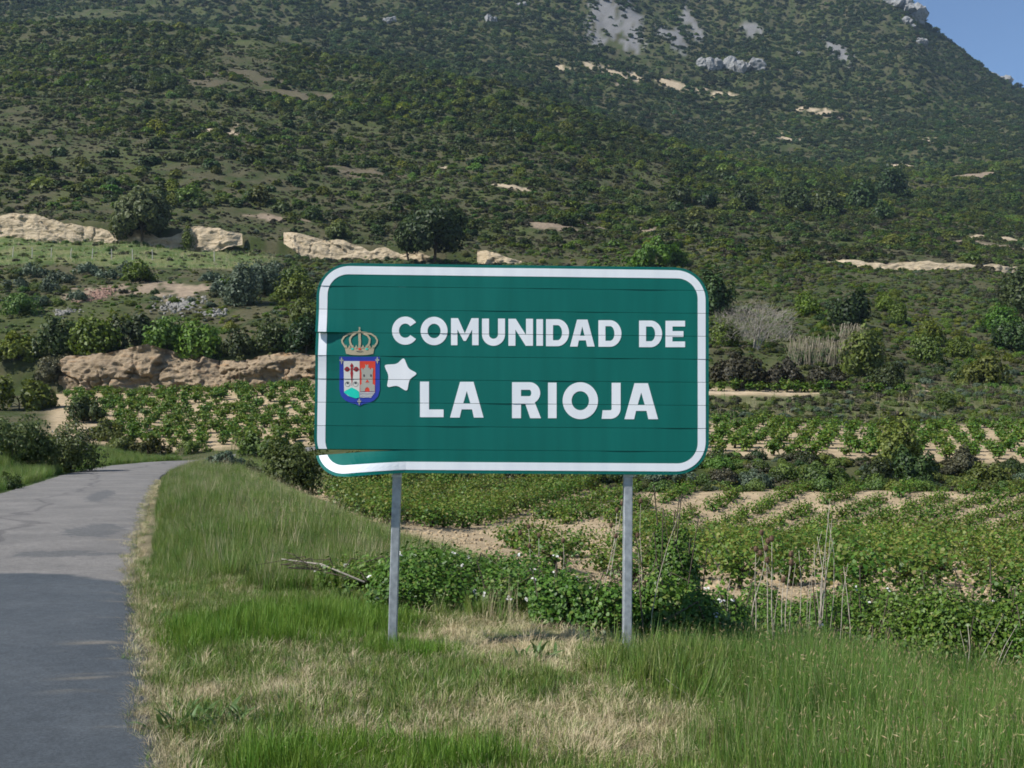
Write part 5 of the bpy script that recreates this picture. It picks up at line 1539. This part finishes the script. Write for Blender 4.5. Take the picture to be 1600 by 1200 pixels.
# ------------------------------------------------------------------ brambles behind the sign
def bramble(px, d, w, dep, h, n, label, leaf=.040, blossoms=30, canes=14, seed=1, lumps=10, name='bramble_bush'):
    x0 = (px - 800) / FPX * d
    z0 = gz(x0, d)
    r = np.random.default_rng(4000 + seed)
    root = plant_root(name, (x0, d, z0), 0, label, 'bramble')
    lx, ly = (r.random(lumps) - .5) * w * .9, (r.random(lumps) - .5) * dep * .8
    lh, lr = h * (.6 + .4 * r.random(lumps)), .28 * w * (.6 + .6 * r.random(lumps))
    def top(x, y):
        e = np.clip(1 - (x / (w * .56)) ** 2 - (y / (dep * .58)) ** 2, 0, 1) ** .5 * h * .75
        for i in range(lumps):
            q = np.clip(1 - ((x - lx[i]) ** 2 + (y - ly[i]) ** 2) / lr[i] ** 2, 0, 1)
            e = np.maximum(e, lh[i] * q ** .5)
        return e
    n = int(n * 2.0)
    N_ = n * 2
    x, y = (r.random(N_) - .5) * w * 1.15, (r.random(N_) - .5) * dep * 1.15
    t = top(x, y)
    k = np.nonzero(t > .04)[0][:n]
    x, y, t = x[k], y[k], t[k]
    eps = .05
    gx, gy = (top(x + eps, y) - top(x - eps, y)) / (2 * eps), (top(x, y + eps) - top(x, y - eps)) / (2 * eps)
    nr_ = unit(np.stack([-gx, -gy, np.ones(len(x))], -1))
    dep_in = (r.random(len(x)) ** 2.2) * np.minimum(t, .45)
    zz = t - dep_in + r.normal(0, .035, len(x)) + .10 * (r.random(len(x)) < .06)
    gzz = ground_z(x + x0, y + d) - z0
    P = np.stack([x, y, np.maximum(zz, .02) + gzz], -1)
    Q = nr_ + r.normal(size=P.shape) * .45 + np.array([0, -.1, .2])
    v, f = leaf_quads(P, Q, leaf * (.5 + .9 * r.random(len(P))), .62, r, shape='broad', fold=.14)
    obj('foliage', new_mesh('foliage', v, f, M['bramble']), root)
    mb = MB(); rr = random.Random(seed)
    for i in range(canes):
        a, b = rr.uniform(-.5, .5) * w, rr.uniform(-.5, .5) * dep
        L = rr.uniform(.3, .7); an = rr.uniform(0, 6.28)
        hz = h * rr.uniform(.7, 1.25)
        g0 = gz(x0 + a, d + b) - z0
        mb.tube([(a, b, g0), (a + math.cos(an) * L * .4, b + math.sin(an) * L * .4, g0 + hz), (a + math.cos(an) * L, b + math.sin(an) * L, g0 + hz * .75)], [.007, .006, .003], 4, False)
    if canes: obj('canes', mb.mesh('canes', M['bark']), root)
    if blossoms:
        k = r.choice(len(P), blossoms, replace=False)
        B = P[k] + nr_[k] * .05
        v, f = leaf_quads(np.repeat(B, 3, 0) + r.normal(0, .01, (blossoms * 3, 3)), np.tile([0, -.7, .7], (blossoms * 3, 1)) + r.normal(size=(blossoms * 3, 3)) * .3, np.full(blossoms * 3, .034), .8, r)
        o = obj('blossom', new_mesh('blossom', v, f, M['petal']), root); o['kind'] = 'stuff'
    return root
bramble(800, 10.9, 2.3, 1.8, .50, 9500, 'low spreading bramble with white blossoms between the two posts', seed=1, blossoms=46)
bramble(935, 9.9, 1.1, .9, .46, 3800, 'bramble mound close behind the right post', seed=2, blossoms=14)
bramble(1075, 9.75, 1.05, 1.0, .62, 5200, 'shaded bramble mound right of the right post', seed=3, blossoms=14)
bramble(1057, 12.4, .58, .6, 1.32, 3000, 'tall leafy bramble column right of the right post', seed=4, blossoms=0, lumps=5)
bramble(1235, 13.2, 1.7, 1.4, .78, 5200, 'bramble thicket behind the pale dry stalks', seed=5, blossoms=6)
bramble(1420, 13.0, 2.0, 1.6, .92, 6800, 'broad bramble thicket left of the lower right edge', seed=6, blossoms=10)
bramble(1570, 12.2, 1.9, 1.6, 1.0, 6800, 'broad bramble thicket at the right edge of the picture', seed=7, blossoms=12)
bramble(1690, 11.6, 1.6, 1.5, 1.0, 4200, 'bramble thicket running out past the right edge', seed=8, blossoms=4)
bramble(610, 11.6, 1.3, 1.0, .30, 3000, 'low bramble patch behind the left post', seed=9, blossoms=14)
bramble(1340, 10.6, 1.4, .9, .55, 3200, 'small bramble at the edge of the tall grass', seed=10, blossoms=4)

# ------------------------------------------------------------------ dry stalks, teasels and weeds
def teasel(px0, py0, px1, py1, d, heads, label, rad=.006, group=None, name='teasel'):
    b, t = at(px0, py0, d), at(px1, py1, d + random.uniform(-.1, .25))
    z = gz(b.x, b.y)
    root = plant_root(name, (b.x, b.y, z), 0, label, 'dry stalk', group)
    t = t - root.location
    rad = rad * random.uniform(.55, 1.0)
    L_ = t.length
    bow = Vector((random.uniform(-.07, .07), random.uniform(-.04, .04), 0)) * L_
    mid = t * .5 + bow
    mb = MB(); mb.tube([(0, 0, -.05), t * .25 + bow * .8, mid, t * .75 + bow * .7 + Vector((random.uniform(-.02, .02), 0, 0)) * L_, t], [rad * 1.2, rad * 1.1, rad, rad * .75, rad * .4], 6)
    obj('stem', mb.mesh('stem', M['stalk'], True), root)
    for i in range(heads):
        if i == 0: c = t
        else:
            s = mid + (t - mid) * random.uniform(.1, .8)
            c = s + Vector((random.uniform(-.16, .16), random.uniform(-.05, .05), random.uniform(.08, .18)))
            mb = MB(); mb.tube([s, (s + c) / 2 + Vector((0, 0, -.02)), c], [rad * .6, rad * .5, rad * .4], 5, False)
            obj('side_stem', mb.mesh('side_stem', M['stalk']), root)
        mb = MB()
        prof = [(-.004, .006), (.004, .017), (.02, .023), (.038, .021), (.052, .013), (.06, .003)]
        mb.tube([c + Vector((0, 0, q[0])) for q in prof], [q[1] for q in prof], 9)
        for k in range(26):      # bristles
            a = random.uniform(0, 6.28); zz = random.uniform(.0, .055); rr = .022
            p0 = c + Vector((math.cos(a) * rr * .8, math.sin(a) * rr * .8, zz)); p1 = c + Vector((math.cos(a) * rr * 1.5, math.sin(a) * rr * 1.5, zz + .012))
            mb.tube([p0, p1], [.002, .0006], 3, False)
        obj('seed_head', mb.mesh('seed_head', M['teasel']), root)
T = [(1212, 1000, 1206, 846, 10.3, 2, 'pale teasel stalk with a large brown head, leftmost of the thick ones'), (1164, 1000, 1200, 850, 10.4, 2, 'leaning teasel crossing the upright one'), (1180, 960, 1181, 862, 11.2, 2, 'short teasel with twin heads behind the leaning one'),
     (1195, 950, 1190, 836, 11.6, 1, 'thin teasel behind the leaning pair'), (1232, 985, 1236, 870, 10.8, 2, 'brown headed teasel right of the upright pair'), (1226, 950, 1224, 910, 10.5, 1, 'low teasel in the grass right of the upright pair'),
     (832, 900, 826, 826, 13.5, 2, 'teasel at the back of the blossoming bramble, leftmost'), (838, 900, 842, 840, 13.2, 2, 'short teasel beside the leftmost back teasel'), (886, 905, 880, 848, 13.0, 1, 'low dark teasel behind the middle of the bramble'),
     (930, 900, 964, 800, 13.4, 2, 'leaning teasel left of the right post'), (945, 890, 972, 790, 13.6, 2, 'tall leaning teasel just left of the right post'), (1002, 900, 1001, 786, 13.4, 1, 'teasel just right of the right post'), (1000, 890, 996, 840, 13.2, 2, 'short teasel behind the right post')]
for q in T: teasel(*q)
S = [(1255, 940, 1277, 838, 10.9), (1262, 945, 1284, 830, 10.9), (1276, 930, 1292, 800, 11.0), (1281, 935, 1300, 810, 11.1), (1285, 930, 1297, 780, 11.2), (1278, 945, 1272, 850, 10.8), (1288, 928, 1302, 840, 11.0), (1270, 940, 1290, 860, 10.9),
     (1306, 975, 1325, 880, 10.4), (1312, 980, 1318, 885, 10.4), (1234, 960, 1243, 880, 10.7), (1245, 950, 1248, 860, 10.8), (1120, 980, 1122, 900, 9.8), (1126, 975, 1140, 905, 9.8), (1128, 970, 1152, 912, 9.9), (1265, 990, 1266, 900, 10.2), (1220, 985, 1219, 905, 10.1)]
for i, q in enumerate(S):
    teasel(*q, 0, 'pale dry upright stalk in the cluster right of the teasels' if q[0] > 1200 else 'pale dry stalk in the shade right of the right post', .0052, 'pale stalks right of the teasels' if q[0] > 1200 else 'pale stalks in the shade', 'dry_stalk')
teasel(1014, 985, 1062, 800, 9.3, 0, 'long curved pale stalk leaning right beside the right post', .006, name='dry_stalk')
teasel(1008, 1010, 1010, 1000, 9.0, 0, 'short pale stub in the grass beside the right post', .008, name='dry_stalk')
for i, q in enumerate([(1500, 1030, 1568, 960, 10.6), (1520, 1025, 1590, 975, 10.6), (1490, 1040, 1512, 975, 10.3), (1535, 1030, 1582, 1000, 10.2), (1505, 1050, 1500, 985, 10.0)]):
    teasel(*q, 0, 'pale arching dry stem before the right hand brambles', .005, 'arching dry stems at the right', 'dry_stalk')
for i, q in enumerate([(1000, 1090, 1080, 1010, 7.4), (1030, 1080, 1110, 1030, 7.2), (980, 1070, 1040, 1015, 7.6), (1100, 1110, 1040, 1060, 6.8), (1090, 1120, 1130, 1100, 6.6)]):
    teasel(*q, 0, 'thin bleached grass stem fallen across the verge below the right post', .003, 'fallen grass stems below the right post', 'dry_stalk')
# fallen branch
b0 = at(440, 905, 11.8)
root = plant_root('fallen_branch', (b0.x, b0.y, gz(b0.x, b0.y) + .1), 0, 'dead tan branch lying in the grass left of the left post', 'branch')
e = at(570, 908, 11.0) - root.location; e.z = .04; s_ = at(440, 882, 11.8) - root.location; s_.z = .18
mb = MB(); mb.tube([s_, (s_ + e) / 2 + Vector((0, 0, .06)), e], [.006, .010, .012], 6); obj('limb', mb.mesh('limb', M['twig'], True), root)
for i in range(12):
    t = random.random(); q = s_ + (e - s_) * t
    mb = MB(); mb.tube([q, q + Vector((random.uniform(-.35, .1), random.uniform(-.2, .2), random.uniform(-.05, .14))), q + Vector((random.uniform(-.5, .0), random.uniform(-.3, .3), random.uniform(0, .16)))], [.007, .005, .002], 4, False)
    obj('twig', mb.mesh('twig', M['bark']), root)

def strap_leaf(name, seed, length, width, bendv, mat, segs=6):
    r = random.Random(seed)
    V, F = [], []
    ang = r.uniform(.1, .3); p = Vector((0, 0, 0))
    for i in range(segs + 1):
        t = i / segs
        w = width * math.sin(math.pi * min(1, .12 + .88 * t) ** .8) * .5 + .001
        V += [(p.x, -w, p.z + w * .25), (p.x, 0, p.z), (p.x, w, p.z + w * .25)]
        ang += bendv / segs * (.6 + .8 * t)
        p = p + Vector((math.sin(ang), 0, math.cos(ang))) * (length / segs)
    for i in range(segs):
        for j in (0, 1): F.append([i * 3 + j, i * 3 + j + 1, (i + 1) * 3 + j + 1, (i + 1) * 3 + j])
    return new_mesh(name, V, F, mat, True)
DOCK = [strap_leaf('leaf', i, .25, .034, .9 + .25 * i, M['dock']) for i in range(3)]
TALLLEAF = [strap_leaf('leaf', 10 + i, .75, .045, .5 + .3 * i, M['reed_leaf']) for i in range(3)]
REEDY = [strap_leaf('leaf', 20 + i, .42, .016, .4 + .4 * i, M['dock']) for i in range(3)]
def rosette(px, py, d, n, protos, s, spread, label, cat='weed', name='broadleaf_weed'):
    p = at(px, py, d)
    root = plant_root(name, (p.x, d, gz(p.x, d) - .01), 0, label, cat)
    for i in range(n):
        o = obj('leaf', random.choice(protos), root, (random.gauss(0, spread), random.gauss(0, spread * .7), 0), random.uniform(0, 6.28), s * random.uniform(.6, 1.15))
        o.rotation_euler = (random.gauss(0, .15), random.gauss(.1, .22), random.uniform(0, 6.28))
rosette(318, 1128, 6.2, 64, DOCK, .8, .13, 'dark leafy dock plant near the asphalt edge at lower left')
rosette(380, 1120, 6.25, 26, DOCK, .7, .07, 'smaller dock plant right of the leafy one at lower left')
rosette(335, 1165, 5.8, 10, DOCK, .5, .10, 'flattened dock leaves below the leafy plant at lower left')
rosette(302, 1158, 5.85, 8, DOCK, .45, .06, 'small dock tuft touching the asphalt edge at lower left')
rosette(490, 1130, 6.1, 7, DOCK, .45, .06, 'few dark blades standing in the straw left of centre')
rosette(545, 1120, 6.25, 6, DOCK, .4, .05, 'few dark blades in the straw nearer the centre')
rosette(832, 1030, 7.9, 30, DOCK, .75, .07, 'broad leafy weed in front of the sign shadow')
rosette(790, 1030, 7.9, 10, DOCK, .45, .08, 'small leafy weed left of the one before the sign shadow')
rosette(232, 960, 9.9, 16, DOCK, .5, .14, 'weed tuft spilling on the asphalt edge at left')
rosette(222, 985, 9.1, 10, DOCK, .45, .10, 'lower weed tuft spilling on the asphalt edge at left')
rosette(255, 1060, 7.3, 8, DOCK, .4, .06, 'tiny weed by the asphalt edge above the dock plants')
rosette(1438, 1010, 9.2, 14, TALLLEAF, .85, .05, 'tall plant with broad upright leaves before the right hand brambles')
rosette(545, 930, 10.8, 12, DOCK, .9, .08, 'grey leafy thistle rosette left of the left post')
rosette(655, 880, 14.2, 60, REEDY, 1.05, .26, 'blue green sedge clump right of the left post', 'sedge', 'sedge_clump')
rosette(700, 872, 14.0, 46, REEDY, .95, .22, 'smaller blue green sedge clump by the bare soil', 'sedge', 'sedge_clump')

# ------------------------------------------------------------------ air
bm = bmesh.new(); bmesh.ops.create_cube(bm, size=1)
hz_top, hz_bot = float(Zg.max()) + 30, float(Zg.min()) - 1.5
xr = float(np.abs(Xg).max()) + 5
bmesh.ops.transform(bm, matrix=Matrix.Translation((0, (rows[-1] - 12) / 2, (hz_top + hz_bot) / 2)) @ Matrix.Diagonal((xr * 2, rows[-1] + 32, hz_top - hz_bot, 1)), verts=bm.verts)
me = bpy.data.meshes.new('haze'); bm.to_mesh(me); bm.free()
m = bpy.data.materials.new('haze_air'); m.use_nodes = True; m.node_tree.nodes.clear()
pv = m.node_tree.nodes.new('ShaderNodeVolumePrincipled'); mo = m.node_tree.nodes.new('ShaderNodeOutputMaterial')
pv.inputs['Color'].default_value = (.55, .75, 1.0, 1)
pv.inputs['Density'].default_value = .00008
pv.inputs['Anisotropy'].default_value = .0
m.node_tree.links.new(pv.outputs[0], mo.inputs['Volume'])
me.materials.append(m)
tag(obj('haze', me), 'thin bluish air over the whole valley', 'haze', kind='stuff')
